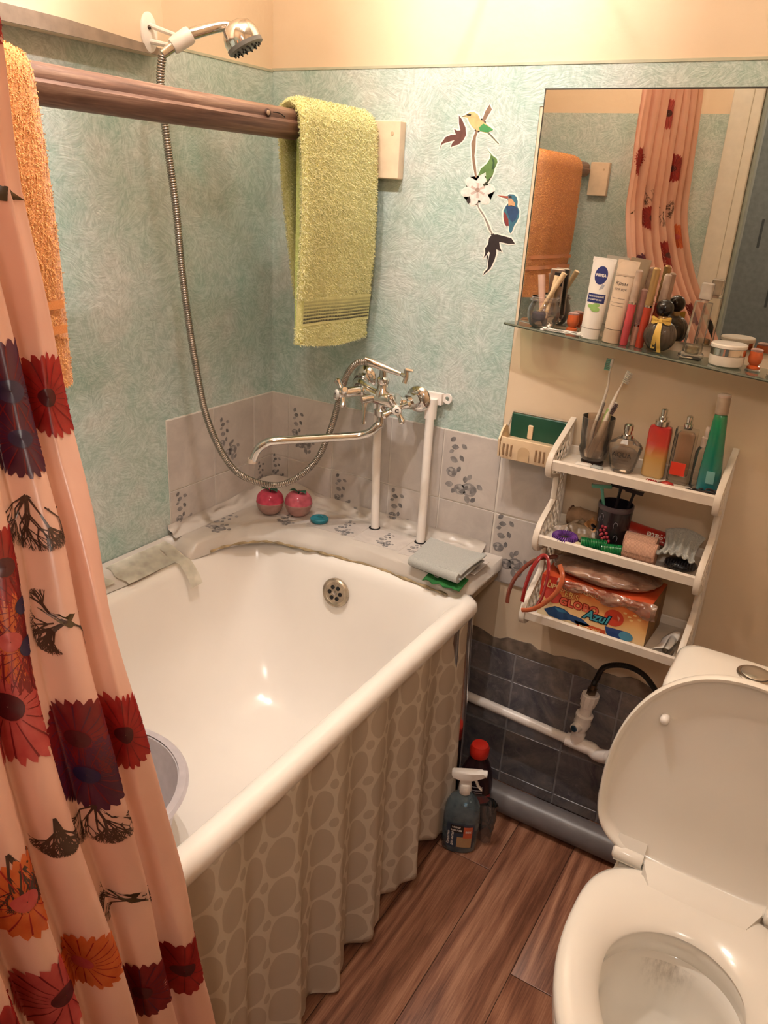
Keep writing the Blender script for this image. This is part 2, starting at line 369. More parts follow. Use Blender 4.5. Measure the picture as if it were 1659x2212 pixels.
for a,b in zip(ly,ly[1:]):
    for c,d in zip(bz,bz[1:]):
        g=.0012; x=.003
        mb=MB().loft([[(x,a-g,c+g),(x,b+g,c+g),(x,b+g,d-g),(x,a-g,d-g)],[(x+.0022,a-g-.001,c+g+.001),(x+.0022,b+g+.001,c+g+.001),(x+.0022,b+g+.001,d-g-.001),(x+.0022,a-g-.001,d-g-.001)]],cap=True)
        part('tile',mb,grey_tile,wl,smooth=False)
# grey rose prints
ink=[mat('ink_grey',(160,154,152),.4,var=.22,scale=70),mat('ink_dark',(138,134,134),.4,var=.25,scale=90),mat('ink_pale',(184,176,172),.4,var=.10,scale=90)]
motif=[(1380,540,26,2.2,1),(1465,575,26,.6,0),(1400,590,30,-.2,1),(1375,625,22,2.6,0),(1455,660,26,.9,1),(1398,680,34,.1,0),(1440,740,24,1.8,1),(1525,780,26,2.3,0),(1495,803,28,1.5,0),(1378,860,34,2.8,0),(1605,835,28,.9,0),(1522,938,34,1.2,0),(1412,900,24,2.2,1),(1565,935,26,2.3,1),(1455,905,20,2.9,1)]
roses=[(1388,770,36),(1462,880,40),(1530,868,50)]
def leaf2(cx,cy,L,a,wd=.33):
    P=[]
    for i in range(7): t=i/6; P.append((L*(t-.5),wd*L*math.sin(PI*t)**.8))
    for i in range(5,0,-1): t=i/6; P.append((L*(t-.5),-wd*L*math.sin(PI*t)**.8))
    return [(cx+p*math.cos(a)-q*math.sin(a),cy+p*math.sin(a)+q*math.cos(a)) for p,q in P]
def add_motif(MS,fn,x,z,s,seed=0):       # fn(a,b,h): a to the right, b up
    r=random.Random(seed); k=s/430.
    h=.0001+.00002*seed
    for cx,cy,L,a,ty in motif:
        MS[ty].prism(leaf2(x+(cx-1380)*k,z-(cy-540)*k,L*k*1.9,-a+r.uniform(-.3,.3)),fn,h+.00005)
    for cx,cy,R in roses:
        X=x+(cx-1380)*k; Z=z-(cy-540)*k; R=R*1.15
        MS[0].prism([(X+R*k*math.cos(t*.5236)*(1+.12*math.sin(t*2.6)),Z+R*k*.85*math.sin(t*.5236)) for t in range(12)],fn,h+.00008)
        for j in range(5):
            a=j*1.256+r.random(); MS[2 if j%2 else 1].prism(leaf2(X+R*k*.45*math.cos(a),Z+R*k*.4*math.sin(a),R*k*.95,a+1.3,.25),fn,h+.00012+j*.00003)
MS=[MB(),MB(),MB()]; fb=lambda a,b,h:(a,-.0053-h,b)
for i,(x,z,s) in enumerate([(.080,.885,.115),(.222,.735,.115),(.392,.735,.13),(.545,.900,.150),(.685,.740,.145),(.012,.745,.09)]): add_motif(MS,fb,x,z,s,i)
for m,k in zip(MS,ink): part('flower_print',m,k,wb,stuff=True)
MS=[MB(),MB(),MB()]; fb=lambda a,b,h:(.0053+h,a,b)
for i,(y,z,s) in enumerate([(-.205,.885,.115),(-.362,.735,.12),(-.062,.735,.085)]): add_motif(MS,fb,y,z,s,i)
for m,k in zip(MS,ink): part('flower_print',m,k,wl,stuff=True)
# slate tiles low on the back wall
part('grout',MB().box((.60,-.0012,0),(1.6,0,.40)),grout_d,wb)
dx=[.603,.621,.766,.913,1.030,1.172,1.315,1.458,1.6]; dz=[.0,.034,.168,.313,.392]
for a,b in zip(dx,dx[1:]):
    for c,d in zip(dz,dz[1:]): tile_back(a,b,c,d,-.0012,.0015,slate,wb,.0022)
r=random.Random(3); top=[(.60+i*.02,.428+.006*math.sin(i*.9)+r.uniform(-.004,.004)) for i in range(51)]
part('stone_border',MB().prism([(.60,.392)]+[(1.6,.392)]+top[::-1],lambda a,b,h:(a,-.0012-h,b),.0015),stone_edge,wb,smooth=False)
# doorway frame and the hall behind the camera (seen in the mirror)
dm=mat('door_paint',(222,216,200),.35,var=.04)
d1=struct('door_1',MB().bbox((.80,-1.66,0),(.84,-1.535,2.05)),dm,True)
part('casing',MB().bbox((.745,-1.549,0),(.81,-1.53,2.1)),dm,d1); part('casing',MB().bbox((.745,-1.549,2.05),(1.6,-1.53,2.11)),dm,d1); part('casing',MB().bbox((.84,-1.62,0),(.855,-1.56,2.05)),mat('door_grey',(160,170,165),.4),d1)
hall=struct('wall_hall',MB().box((-.1,-3.05,0),(1.75,-3.0,2.5)),mat('hall_paper',(150,158,158),.7,var=.1))
hp=MB(); r=random.Random(11)
for i in range(26):
    x=.1+r.random()*1.4; z=.9+r.random()*1.3; ww,hh=(.16,.012) if i%3==0 else ((.06,.09) if i%3==1 else (.012,.14))
    hp.box((x,-3.0,z),(x+ww,-2.9985,z+hh))
part('rectangle_print',hp,mat('hall_print',(88,96,98),.7),hall,smooth=False)
struct('wall_hall_side',MB().box((-.2,-3.05,0),(-.1,-1.65,2.5)),mat('hall_paper',(118,128,130),.7))

# ================================================================= BATH
def tub_ring(ins,z,r,k=8): return rrect(.055+ins,-1.50+ins,.726-ins,-.163-ins,z,r,k)
bt=thing('bathtub','white enamelled cast bathtub with rolled rim standing along the left wall','bathtub',(.39,-.83,0))
rings=[tub_ring(i,z,r) for i,z,r in [(.004,.572,.03),(-.001,.584,.034),(0,.597,.035),(.006,.607,.036),(.016,.612,.038),(.028,.611,.042),(.038,.606,.05),(.046,.596,.06),(.052,.58,.075),(.062,.53,.095),(.076,.45,.11),(.095,.36,.12),(.125,.28,.13),(.165,.235,.13),(.21,.218,.12),(.27,.212,.06),(.33,.210,.01)]]
mb=MB().loft(rings,capb=True)
part('basin',mb,enamel,bt,ang=70)
part('outer_shell',MB().loft([tub_ring(.006,.575,.03),tub_ring(.03,.56,.04),tub_ring(.05,.45,.08),tub_ring(.09,.27,.12),tub_ring(.15,.19,.12),tub_ring(.3,.175,.03)],capb=True),mat('tub_back',(120,98,80),.7),bt,ang=70)
for x in (.2,.58):
    for y in (-.4,-1.25): part('leg',MB().tube([(x,y,.24),(x+(.04 if x>.4 else -.04),y,.1),(x+(.03 if x>.4 else -.03),y,0)],[.03,.02,.022]),mat('cast_iron',(70,62,58),.6),bt)
# overflow rosette on the back end of the basin
ov=Vector((.378,-.232,.535)); 
def ovm(m): return m.rot(math.radians(82),'X').mv(*ov)
part('overflow_rosette',ovm(MB().lathe([(.036,-.006),(.036,.001),(.033,.004),(.028,.0035),(.026,.0015),(0,.0015)],28)),mat('old_chrome',(196,180,158),.25,.7,var=.2),bt)
hm=MB()
for i in range(6): hm.lathe([(.0052,.0012),(.0052,.0028),(0,.0028)],10,(.015*math.cos(i*PI/3),.015*math.sin(i*PI/3),0))
part('overflow_hole',ovm(hm),dark_hole,bt); part('screw',ovm(MB().lathe([(.005,.0015),(.005,.004),(.002,.005)],10)),chrome_dull,bt)

# film covered ledge around the bath
ld=thing('bath_ledge','film covered tile print ledge between back wall and bathtub','ledge',(.35,-.08,.6))
edge=[(.702,-.006),(.702,-.165),(.66,-.205),(.60,-.198),(.52,-.190),(.44,-.186),(.36,-.194),(.30,-.200),(.24,-.212),(.195,-.218),(.16,-.235),(.13,-.27),(.105,-.32),(.10,-.37),(.09,-.42),(.0035,-.42),(.0035,-.006)]
def ledz(x,y):
    return .640-.020*max(0,min(1,(-y-.140)/.03))*(1 if x>.0 else 0)
mb=MB(); n=len(edge)
def resamp(P,m):
    out=[]
    for i in range(len(P)):
        a=Vector(P[i]);b=Vector(P[(i+1)%len(P)])
        for k in range(m): out.append(tuple(a.lerp(b,k/m)))
    return out
er=resamp(edge,5); r=random.Random(5)
def inw(p,d):
    c=Vector((.3,-.1)) if p[0]>.2 else Vector((.06,-.14)); q=Vector(p); v=(c-q)
    return q+v.normalized()*min(d,v.length)
rg=[]
for d,z in ((0,.606),(.0,.613),(.012,.622),(.03,.636),(.04,.640)):
    R=[]
    for i,p in enumerate(er):
        wall=p[1]>-.01 or (p[0]<.004); q=Vector(p) if wall else inw(p,d+ (r.uniform(-.002,.002) if d<.02 else 0))
        R.append((q.x,q.y,z if not wall else .640 if z>.61 else .606))
    rg.append(R)
mb.loft(rg,capb=True)
part('film_cover',mb,film,ld,ang=60)
# tiles printed on the ledge
def tile_flat(P,z=.6402):
    c=sum((Vector(p) for p in P),Vector((0,0)))/4
    ins=lambda p,d:Vector(p)+(c-Vector(p)).normalized()*d
    part('tile',MB().loft([[(*ins(p,.0015),z) for p in P],[(*ins(p,.0025),z+.0012) for p in P]],cap=True),grey_tile,ld,smooth=False)
lx=[.10,.22,.36,.49,.60,.69]
for a,b in zip(lx,lx[1:]): tile_flat([(a,-.050),(b,-.050),(b,-.135),(a,-.145)])
MS=[MB(),MB(),MB()]; fb=lambda a,b,h:(a,b,.6416+h)
add_motif(MS,fb,.30,-.055,.085,0); add_motif(MS,fb,.42,-.06,.075,1); add_motif(MS,fb,.505,-.055,.075,2); add_motif(MS,fb,.15,-.10,.08,3)
fb2=lambda a,b,h:(a,b,.6402+h)
add_motif(MS,fb2,.03,-.20,.12,4)
for m,k in zip(MS,ink): part('flower_print',m,k,ld,stuff=True)
part('ledge_base',MB().box((.0035,-.155,.585),(.695,-.006,.606)),mat('cement',(176,150,122),.8,var=.2,bump=.5,bs=60),ld,smooth=False)
# coved film where wall meets ledge, wrinkled
def cove(u,v):
    s=u*1.02; 
    if s<.33: P=Vector((.006,-.40+s)); nn=Vector((1,0))
    elif s<.33+.1099: a=(s-.33)/.07; P=Vector((.006+.07*(1-math.cos(a)),-.07+.07*math.sin(a)-.006*a/1.57)); nn=Vector((math.cos(a),-math.sin(a)))
    else: P=Vector((.076+(s-.4399),-.0062)); nn=Vector((0,-1))
    dc=abs(s-.385); r=.026+.028*math.exp(-(dc/.10)**2)
    a=v*PI/2; wz=.0030*math.sin(s*55+v*3)*math.sin(PI*v)+.008*noise.noise(Vector((s*30,v*3,0)))*math.sin(PI*v)
    off=r*(1-math.cos(a))
    h=r*(1-math.sin(a))
    q=P+nn*(off+wz); return (q.x,q.y,.6405+h+abs(wz)*.4)
part('film_cove',MB().grid(cove,200,10),film,ld,ang=180)
# sloped film strip along the left wall
sl=thing('bath_side_strip','taped strip of tile print film between left wall and bathtub rim','film strip',(.04,-.95,.6))
def strip(u,v):
    y=-.42-u*1.1; x=.0035+v*(.078+.004*math.sin(y*31)); z=.640-.026*v**1.3-.0012*math.sin(y*47)*v
    return (x,y,max(z,.6135))
part('film_strip',MB().grid(strip,80,6),film,sl,ang=180)
for y0,y1,wd in ((-.60,-.46,.07),(-.46,-.425,.115),(-.80,-.62,.05)):
    part('clear_tape',MB().grid(lambda u,v:(.02+v*wd, lerp(y0,y1,u)+.004*math.sin(v*9), (.6375-.022*min(1,v*wd/.078)-max(0,(v*wd+.02-.10))*1.5)+.0018),8,10),tape,sl,ang=180)
# crusty sealant line along the film edge
P=[]; r=random.Random(9)
for i,p in enumerate(resamp(edge[2:14],4)[:-4]):
    P.append((p[0]+r.uniform(-.002,.002),p[1]-.003+r.uniform(-.002,.002),.611))
part('sealant',MB().tube(P,[.0028+.0012*math.sin(i*2.1) for i in range(len(P))],6),mat('old_sealant',(190,165,125),.7,var=.3,bump=.5),ld)

# ================================================================= LACE SKIRT
def skirt(u,v):
    y=-.205-u*1.28; z=.575-v*(.565-.02*math.sin(u*9)-.03*max(0,.25-u))
    a=.010+.020*v
    x=.716+.012*v+a*.62*math.sin(y*2*PI/.150+.9*math.sin(y*9)+.5*v)+.007*v*math.sin(y*2*PI/.061+2*v)
    return (x,y,max(z,.008))
mb=MB().grid(skirt,360,50)
sk=solo('lace_skirt',mb,lace,'sheer beige lace curtain with round net pattern hanging from the bathtub rim','curtain',ang=180)
uvl=sk.data.uv_layers.new(name='UVMap')
for li,lp in enumerate(sk.data.loops):
    k=lp.vertex_index; i=k%361; j=k//361
    uvl.data[li].uv=(i/360*1.28*1.2/.070, (j/50*.565)/.080)
s=sk.modifiers.new('sol','SOLIDIFY'); s.thickness=.0004
def fl2(u,v):
    y=-.185-u*.10; return (.716+.008*math.sin(u*9+v*2),y+.012*math.sin(v*3),.575-v*.56)
solo('plastic_sheet',MB().grid(fl2,20,30),clear('plastic_film',(225,215,205),.16,.12,.9,.35),'clear plastic sheet hanging at the right end of the lace skirt','sheet',ang=180)

# ================================================================= ROD, BLOCKS, TOWELS
RX,RZ=.268,1.541
rd=thing('wooden_rod','thick brown wooden pole with carved groove running above the bathtub','pole',(RX,-.79,RZ))
prof=[]
for i in range(28):
    a=2*PI*i/28; r=.0272
    d=abs((a-.30+PI)%(2*PI)-PI); r-=.0055*math.exp(-(d/.16)**2)      # long groove on the bath side
    prof.append((r*math.cos(a),r*math.sin(a)))
mb=MB().loft([[(RX+p*(1+.02*math.sin(y*9)),y,RZ+q+.002*math.sin(y*3)) for p,q in prof] for y in [-.0265-1.497*i/60 for i in range(61)]],cap=True)
part('pole',mb,rodwood,rd)
part('knot',MB().sph((0.29, -0.377, 1.55),.009,14,8,(.5,1.0,.8)),mat('knot_dark',(66,40,32),.6),rd)
part('knot_core',MB().sph((0.295, -0.381, 1.55),.0045,10,8,(.5,1.0,1)),mat('knot_light',(176,150,126),.5),rd)
part('crack',MB().tube(smooth_path([(0.294, -0.366, 1.552),(0.294, -0.347, 1.552),(0.294, -0.331, 1.547)],4),.0009,5),dark_hole,rd)
for y,nm in ((-.0015,'square cream wooden mounting block at the back wall end of the pole'),(-1.5485,'square cream mounting block at the door end of the pole, seen in the mirror')):
    s=-1 if y>-1 else 1; a,b=sorted((y,y+s*.024))
    o=thing('mounting_block',nm,'block',(.328,(a+b)/2,1.455),'pole mounting blocks')
    part('block',MB().bbox((.293,a,1.455),(.364,b,1.570),.002),mat('cream_wood',(232,208,180),.5,bump=.1),o)
    part('screw',MB().cyl((.345,y+s*.0235,1.545),(.345,y+s*.0252,1.545),.004,n=8),mat('painted_screw',(200,176,148),.5),o)
def towel(name,label,y0,y1,zf,zb,mt,gap,tk,seed,wob=.004,slant=0.,ysh=0.,splay=0.):
    t=thing(name,label,'towel',(RX,(y0+y1)/2,RZ))
    R=.0275+tk*.5
    path=[]   # x,z centreline: back bottom -> over -> front bottom
    n1=26
    for i in range(n1): path.append((-R-gap*math.sin(PI*i/n1)*.3, lerp(zb,RZ,i/n1),(-1,0)))
    for i in range(13): a=PI-PI*i/12; path.append((R*math.cos(a),RZ+R*math.sin(a),(math.cos(a),math.sin(a))))
    for i in range(1,n1+9): f=i/(n1+8); path.append((R+gap*math.sin(PI*min(1,f*1.2))*.4-.004*f, lerp(RZ,zf,f),(1,0)))
    ny=30; rings=[]
    for k,(x,z,nn) in enumerate(path):
        ring=[]
        front=k>n1+6; fr=max(0,(RZ-z)/.45)
        def P(yy,off,yo=(lerp(ysh,0,min(1,k/(n1+10))))):
            yy0=yy; yy=yy+yo+splay*(RZ-z)
            w=wob*math.sin(yy*38+z*5+seed)*fr+.006*fr*noise.noise(Vector((yy*9,z*5,seed)))
            zz=z-slant*fr*((yy0-y0)/(y1-y0)-.5)*(1 if front else .3)-( .012*math.sin(PI*(yy0-y0)/(y1-y0))*fr**3 if front else 0)
            return (RX+x+nn[0]*(off+w),yy,zz+nn[1]*off)
        for i in range(ny+1):
            f=i/ny; yy=lerp(y0,y1,f); e=min(f,1-f)*ny; o=tk/2*math.sqrt(max(0,1-(1-min(1,e/2.0))**2)); ring.append(P(yy,max(o,.0008)))
        for i in range(ny,-1,-1):
            f=i/ny; yy=lerp(y0,y1,f); e=min(f,1-f)*ny; o=tk/2*math.sqrt(max(0,1-(1-min(1,e/2.0))**2)); ring.append(P(yy,-max(o,.0008)))
        rings.append(ring)
    mb=MB().loft(rings,cap=True); return t,mb,path,R
def pile(mb_src,count,m,parent,seed,L=.0042,keep=None):
    """terry loops: little bent tufts standing on the cloth"""
    r=random.Random(seed); V=mb_src.v; F=[f for f in mb_src.f if len(f)==4]; A=[]; tot=0
    for f in F:
        a=((V[f[1]]-V[f[0]]).cross(V[f[3]]-V[f[0]])).length; tot+=a; A.append(tot)
    import bisect
    vs=[];fs=[]
    for _ in range(count):
        f=F[bisect.bisect(A,r.random()*tot)%len(F)]; u,v=r.random(),r.random()
        p=V[f[0]].lerp(V[f[1]],u).lerp(V[f[3]].lerp(V[f[2]],u),v)
        if keep and not keep(p): continue
        n=(V[f[1]]-V[f[0]]).cross(V[f[3]]-V[f[0]]).normalized()
        if n.x<-.2 and p.x>RX: n=-n
        t=Vector((r.uniform(-1,1),r.uniform(-1,1),r.uniform(-1.3,.4))); t=(t-n*t.dot(n)).normalized(); s=n.cross(t)
        l=L*r.uniform(.6,1.2); wd=.00055
        a=p; b=p+n*l*.55+t*l*.35; c=p+n*l*.45+t*l*1.05; k=len(vs)
        vs+= [a-s*wd,a+s*wd,b-s*wd,b+s*wd,c]; fs+=[(k,k+1,k+3,k+2),(k+2,k+3,k+4)]
    q=MB(); q.v=[Vector(x) for x in vs]; q.f=fs
    part('terry_pile',q,m,parent,local=True,ang=180,stuff=True)
def outward(mb):
    import bmesh
    me=mesh_of('tmp',mb,None); out=MB(); out.v=[v.co.copy() for v in me.vertices]; out.f=[tuple(p.vertices) for p in me.polygons]; bpy.data.meshes.remove(me); return out
GA,GB=(0.322, -0.309, 1.366)[1]+.016,(0.322, -0.03, 1.365)[1]-.004
# green towel: folded double
tg,mb,path,R=towel('green_towel','light yellow green terry towel with dark striped border folded over the pole',(0.322, -0.309, 1.366)[1]+.010,(0.322, -0.03, 1.365)[1]+.002,1.118,1.135,green_terry,.02,.020,1.,.003,.012,ysh=.105)
mo=outward(mb); part('folded_front',mb,green_terry,tg,ang=80)
mb2=MB().loft([[(RX+.018+dx,y,z) for dx,y in ((.004,GA+.02),(.006,GA+.12),(.003,GB+.006),(-.004,GB+.014),(-.010,GB+.006),(-.008,GA+.02))] for z in (1.142,1.2,1.3,1.4,1.5,1.553)],cap=True)
part('inner_layer',mb2,make_cloth('green_terry_inner',(186,196,104),(214,224,140)),tg)
off=Vector(tg.location); q=MB(); q.v=[p-off for p in mo.v]; q.f=mo.f
pile(q,46000,green_pile,tg,1,.0060,keep=lambda p:(p.x>.0 and not (1.158-RZ<p.z<1.213-RZ)) or p.x<-.02)
# woven stripes near the hem
def front_x(y,z):
    fr=(RZ-z)/.45; f=(RZ-z)/(RZ-1.118)
    return RX+R+.02*math.sin(PI*min(1,f*1.2))*.4-.004*f+.010+.003*math.sin(y*38+z*5+1.)*fr+.006*fr*noise.noise(Vector((y*9,z*5,1.)))
band=MB().grid(lambda u,v:(front_x(lerp(GA,GB,u),lerp(1.157,1.214,v))+.0012,lerp(GA,GB,u),lerp(1.157,1.214,v)-.012*((u)-.5)*.75),40,6)
part('woven_band',band,mat('green_weave',(234,230,166),.8,bump=.4,bs=500),tg)
cols=[(62,62,54),(70,68,58),(112,112,88),(134,134,100),(170,170,122),(192,190,138),(208,204,146)]
for k,c in enumerate(cols):
    z0=1.163+k*.0068
    q=MB()
    for i in range(64):
        ya=GA+.001+i*(GB-GA-.002)/64; q.grid(lambda u,v:(front_x(lerp(ya,ya+.0024,u),z0+v*.0038)+.0022,lerp(ya,ya+.0024,u),z0+v*.0038-.009*((lerp(ya,ya+.0024,u)-GA)/(GB-GA)-.5)),1,1)
    q.grid(lambda u,v:(front_x(lerp(GA+.001,GB-.001,u),z0+v*.0012)+.0017,lerp(GA+.001,GB-.001,u),z0+v*.0012-.009*(u-.5)),40,1)
    part('stripe',q,mat('stripe_%d'%k,c,.8),tg,ang=180,stuff=True)
part('hem',MB().grid(lambda u,v:(front_x(lerp(GA-.003,GB+.003,u),1.128)-.004+.004*math.sin(PI*v),lerp(GA-.003,GB+.003,u),1.118+.012*v-.012*(u-.5)-.012*math.sin(PI*u)),30,4),make_cloth('green_hem',(206,198,112),(222,216,134),sc=500,b=.2),tg,ang=180)
OY=(0.312, -0.872, 1.552)[1]+.002; OZ=(0.318, -0.867, 1.125)[2]
to,mb,path,R=towel('orange_towel','bright orange terry bath towel hanging over the pole beside the curtain',-1.40,OY,OZ,1.15,orange_terry,.015,.014,5.,.004,-.02,ysh=.045,splay=.05)
mo=outward(mb); part('cloth',mb,orange_terry,to,ang=80)
off=Vector(to.location); q=MB(); q.v=[p-off for p in mo.v]; q.f=mo.f
pile(q,60000,orange_pile,to,2,.0042,keep=lambda p:p.x>0 and abs(p.z+.292)>.006 and abs(p.z+.327)>.006)
for z in (RZ-.292,RZ-.327): part('woven_band',MB().grid(lambda u,v:(RX+R+.0088+.004*math.sin(lerp(-1.395,OY-.010,u)*38+z*5+5.)*.65,lerp(-1.395,OY-.010,u)+.05*(RZ-z),z-.006+v*.012+.02*.65*(u-.5)),40,1),make_cloth('orange_weave',(222,134,60),(236,150,76),sc=600,b=.3),to,ang=180)

# ================================================================= SHOWER
sb=thing('shower_bracket','white plastic wall bracket holding the chrome hand shower','bracket',(.036,-.41,1.68))
c=Vector((.036,-.412,1.678)); 
part('wall_plate',MB().lathe([(.020,0),(.020,.003),(.017,.006),(0,.007)],24).xf(Matrix.Scale(1.7,4,(1,0,0))).rot(PI/2,'Y').mv(*c),white_plastic,sb)
part('screw',MB().sph(c+Vector((.007,-.004,.008)),.004,10,6),mat('screw_dark',(90,76,66),.4,.6),sb)
H=Vector((0.12, -0.413, 1.663))
part('arm',MB().tube([c+Vector((.004,.0,.012)),H+Vector((-.012,0,.008))],[.0045,.004],8),white_plastic,sb)
part('arm',MB().tube([c+Vector((.004,.0,-.014)),H+Vector((-.012,0,-.010))],[.0045,.004],8),white_plastic,sb)
hb=Vector((0.1, -0.441, 1.637)); h2=Vector((0.135, -0.395, 1.677)); h3=Vector((0.165, -0.351, 1.695)); hd=Vector((0.2, -0.341, 1.676))
ax=(h2-hb).normalized()
part('holder_clip',MB().tube([H-ax*.02,H-ax*.015,H+ax*.015,H+ax*.02],[.013,.0145,.0155,.014],18),white_plastic,sb)
sh=thing('hand_shower','chrome hand shower head resting in the white bracket','shower head',tuple(hb))
part('handle',MB().tube(smooth_path([hb,H,h2,h3,hd+Vector((-.02,.0,.016))],6),[.008+.002*math.sin(i*.13) for i in range(25)],16),chrome,sh)
tilt=Matrix.Rotation(math.radians(16),4,'X')@Matrix.Rotation(math.radians(-24),4,'Y')
hm_=lambda m: m.xf(tilt).mv(*hd)
part('head_dome',hm_(MB().lathe([(.033,-.012),(.034,-.002),(.032,.010),(.026,.021),(.014,.028),(0,.030)],32)),chrome,sh)
part('spray_face',hm_(MB().lathe([(.030,-.020),(.034,-.018),(.0345,-.011),(.030,-.010)],32)),mat('face_grey',(120,118,116),.4),sh)
nz=MB()
for rr,k in ((.026,16),(.017,10),(.008,5)):
    for i in range(k): a=2*PI*i/k; nz.lathe([(.0016,-.0235),(.0016,-.019)],6,(rr*math.cos(a),rr*math.sin(a),0))
part('nozzle',hm_(nz),black_pl,sh,stuff=True)
# ribbed hose
hp_=[(0.372, -0.124, 1.073),(0.35, -0.133, 1.069),(0.322, -0.127, 1.04),(0.3, -0.118, 0.996),(0.272, -0.116, 0.897),(0.24, -0.134, 0.809),(0.2, -0.192, 0.762),(0.16, -0.248, 0.768),(0.13, -0.311, 0.819),(0.105, -0.357, 0.931),(0.095, -0.383, 1.078),(0.09, -0.403, 1.243),(0.09, -0.414, 1.376),(0.09, -0.431, 1.499),(0.092, -0.442, 1.591),tuple(hb)]
sp=smooth_path(hp_,60); acc=[0]
for a,b in zip(sp,sp[1:]): acc.append(acc[-1]+(b-a).length)
pts=[];rad=[];n=int(acc[-1]/.00115); j=0
for i in range(n+1):
    s=acc[-1]*i/n
    while j<len(acc)-2 and acc[j+1]<s: j+=1
    t=(s-acc[j])/(acc[j+1]-acc[j]+1e-9); pts.append(sp[j].lerp(sp[j+1],t)); rad.append((.0079,.0077,.0062,.0077)[i%4])
solo('shower_hose',MB().tube(pts,rad,10),mat('hose_chrome',(176,166,156),.26,.9,var=.1),'long ribbed metal shower hose looping from the tap up to the shower bracket','hose',ang=60)

# ================================================================= TAP
tp=thing('bath_tap','chrome two handle bath mixer tap with long swan spout on the back wall','tap',(.40,-.06,.99))
F1=Vector((0.305, -0.022, 1.01)); F2=Vector((0.463, -0.038, 0.989))
for f in (F1,F2): part('wall_flange',MB().lathe([(.0305,0),(.0315,.004),(.029,.009),(.021,.014),(.015,.016)],28).rot(PI/2,'X').mv(*f),chrome,tp)
c1=F1+Vector((.014,-.055,-.002)); c2=F2+Vector((-.010,-.045,-.004)); ce=Vector((.399,-.098,.992))
for f,c in ((F1,c1),(F2,c2)):
    part('connector',MB().tube([f+Vector((0,-.01,0)),lerp(f,c,.5),c],[.011,.011,.012],16),chrome,tp)
    part('union_nut',MB().cyl(lerp(f,c,.38),lerp(f,c,.80),.0185,n=6),chrome,tp,ang=20)
part('body',MB().tube(smooth_path([c1,c1+Vector((.02,-.02,0)),ce+Vector((-.02,0,.002)),ce+Vector((.02,0,-.002)),c2+Vector((-.015,-.012,0)),c2],5),[.0135+.0055*math.sin(i/25*PI) for i in range(26)],18),chrome,tp)
part('column',MB().lathe([(.012,-.045),(.016,-.042),(.017,-.03),(.013,-.026),(.014,-.012),(.019,0),(.019,.012),(.013,.02),(.012,.03),(.015,.034),(.015,.044),(.010,.048),(.009,.075),(.0,.077)],24,tuple(ce)),chrome,tp)
part('diverter_lever',MB().tube([ce+Vector((-.02,-.012,-.006)),ce+Vector((-.03,-.026,-.012)),ce+Vector((-.028,-.03,-.04)),ce+Vector((-.028,-.032,-.062))],[.007,.007,.004,.0055],12),chrome,tp)
part('diverter_knob',MB().cyl(ce+Vector((-.012,-.005,0)),ce+Vector((-.034,-.034,-.006)),.0095,n=16),chrome,tp)
hands=[(Vector((.362,-.088,1.002)),Vector((0.319, -0.15, 0.997)),'H'),(Vector((.430,-.088,.990)),Vector((0.474, -0.16, 0.989)),'C')]
camp=Vector((1.302,-1.626,1.434))
for a,b,ch in hands:
    d=(b-a).normalized()
    part('valve_stem',MB().tube([a,lerp(a,b,.35),lerp(a,b,.4),lerp(a,b,.75),b-d*.004],[.0155,.0155,.012,.0115,.009],16),chrome,tp)
    rm=d.to_track_quat('Z','Y').to_matrix().to_4x4(); loc=Matrix.Translation(b)
    hd_=MB()
    for k in range(4):
        a4=k*PI/2+.5; p=Vector((math.cos(a4),math.sin(a4),0)); hd_.tube([p*.004+Vector((0,0,-.004)),p*.018+Vector((0,0,-.002)),p*.030+Vector((0,0,.001)),p*.034+Vector((0,0,.001))],[.0080,.0062,.0088,.0060],12)
    hd_.sph((0,0,-.002),.0135,16,10)
    h=part('cross_handle',hd_.xf(rm).xf(loc),chrome,tp)
    dsc=MB().lathe([(.0095,.006),(.0095,.0115),(.008,.0125),(0,.0128)],20).xf(rm).xf(loc)
    part('index_disc',dsc,white_plastic,h,local=False)
    tx=text_mb(ch,.012,bold=.0004)
    # lettering faces the room, upright
    z=d; x=Vector((0,0,1)).cross(z).normalized(); y=z.cross(x); RM=Matrix((x,y,z)).transposed().to_4x4(); RM.translation=b+d*.0133
    part('index_letter',tx.xf(RM),black_pl,h,ang=180)
S0=ce+Vector((.0,0,-.045))
spt=[S0,S0+Vector((0,-.002,-.02)),(0.397, -0.105, 0.927),(0.382, -0.115, 0.909),(0.354, -0.13, 0.898),(0.291, -0.19, 0.893),(0.225, -0.26, 0.89),(0.203, -0.275, 0.883),(0.188, -0.288, 0.867),(0.176, -0.292, 0.837)]
part('spout',MB().tube(smooth_path(spt,6),.0098,18),chrome,tp)
part('aerator',MB().tube([Vector(spt[-1])+Vector((0,0,.008)),Vector(spt[-1])+Vector((0,0,-.003))],.0108,16),mat('limescale',(214,196,180),.6,bump=.6),tp)
t0=ce+Vector((0,0,.068)); hA=Vector((0.376, -0.12, 1.073)); hB=Vector((0.451, -0.11, 1.056))
part('hose_nut',MB().tube([hA-(hB-hA)*.15,hA+(hB-hA)*.12],.0105,14),chrome,tp); part('hose_cone',MB().tube([hA,lerp(hA,hB,.5),hB],[.0095,.0085,.0055],14),chrome,tp)
D=(hB-hA).normalized()
part('shower_rest',MB().tube([hB,hB+D*.012],[.004,.007],10).tube(smooth_path([hB+D*.012+Vector((0,.0,.016)),hB+D*.014,hB+D*.012+Vector((0,-.004,-.016))],4),[.006]*9,10).tube([hB+D*.012+Vector((0,0,.014)),hB+D*.03+Vector((0,0,.018))],[.006,.004],8),chrome,tp)

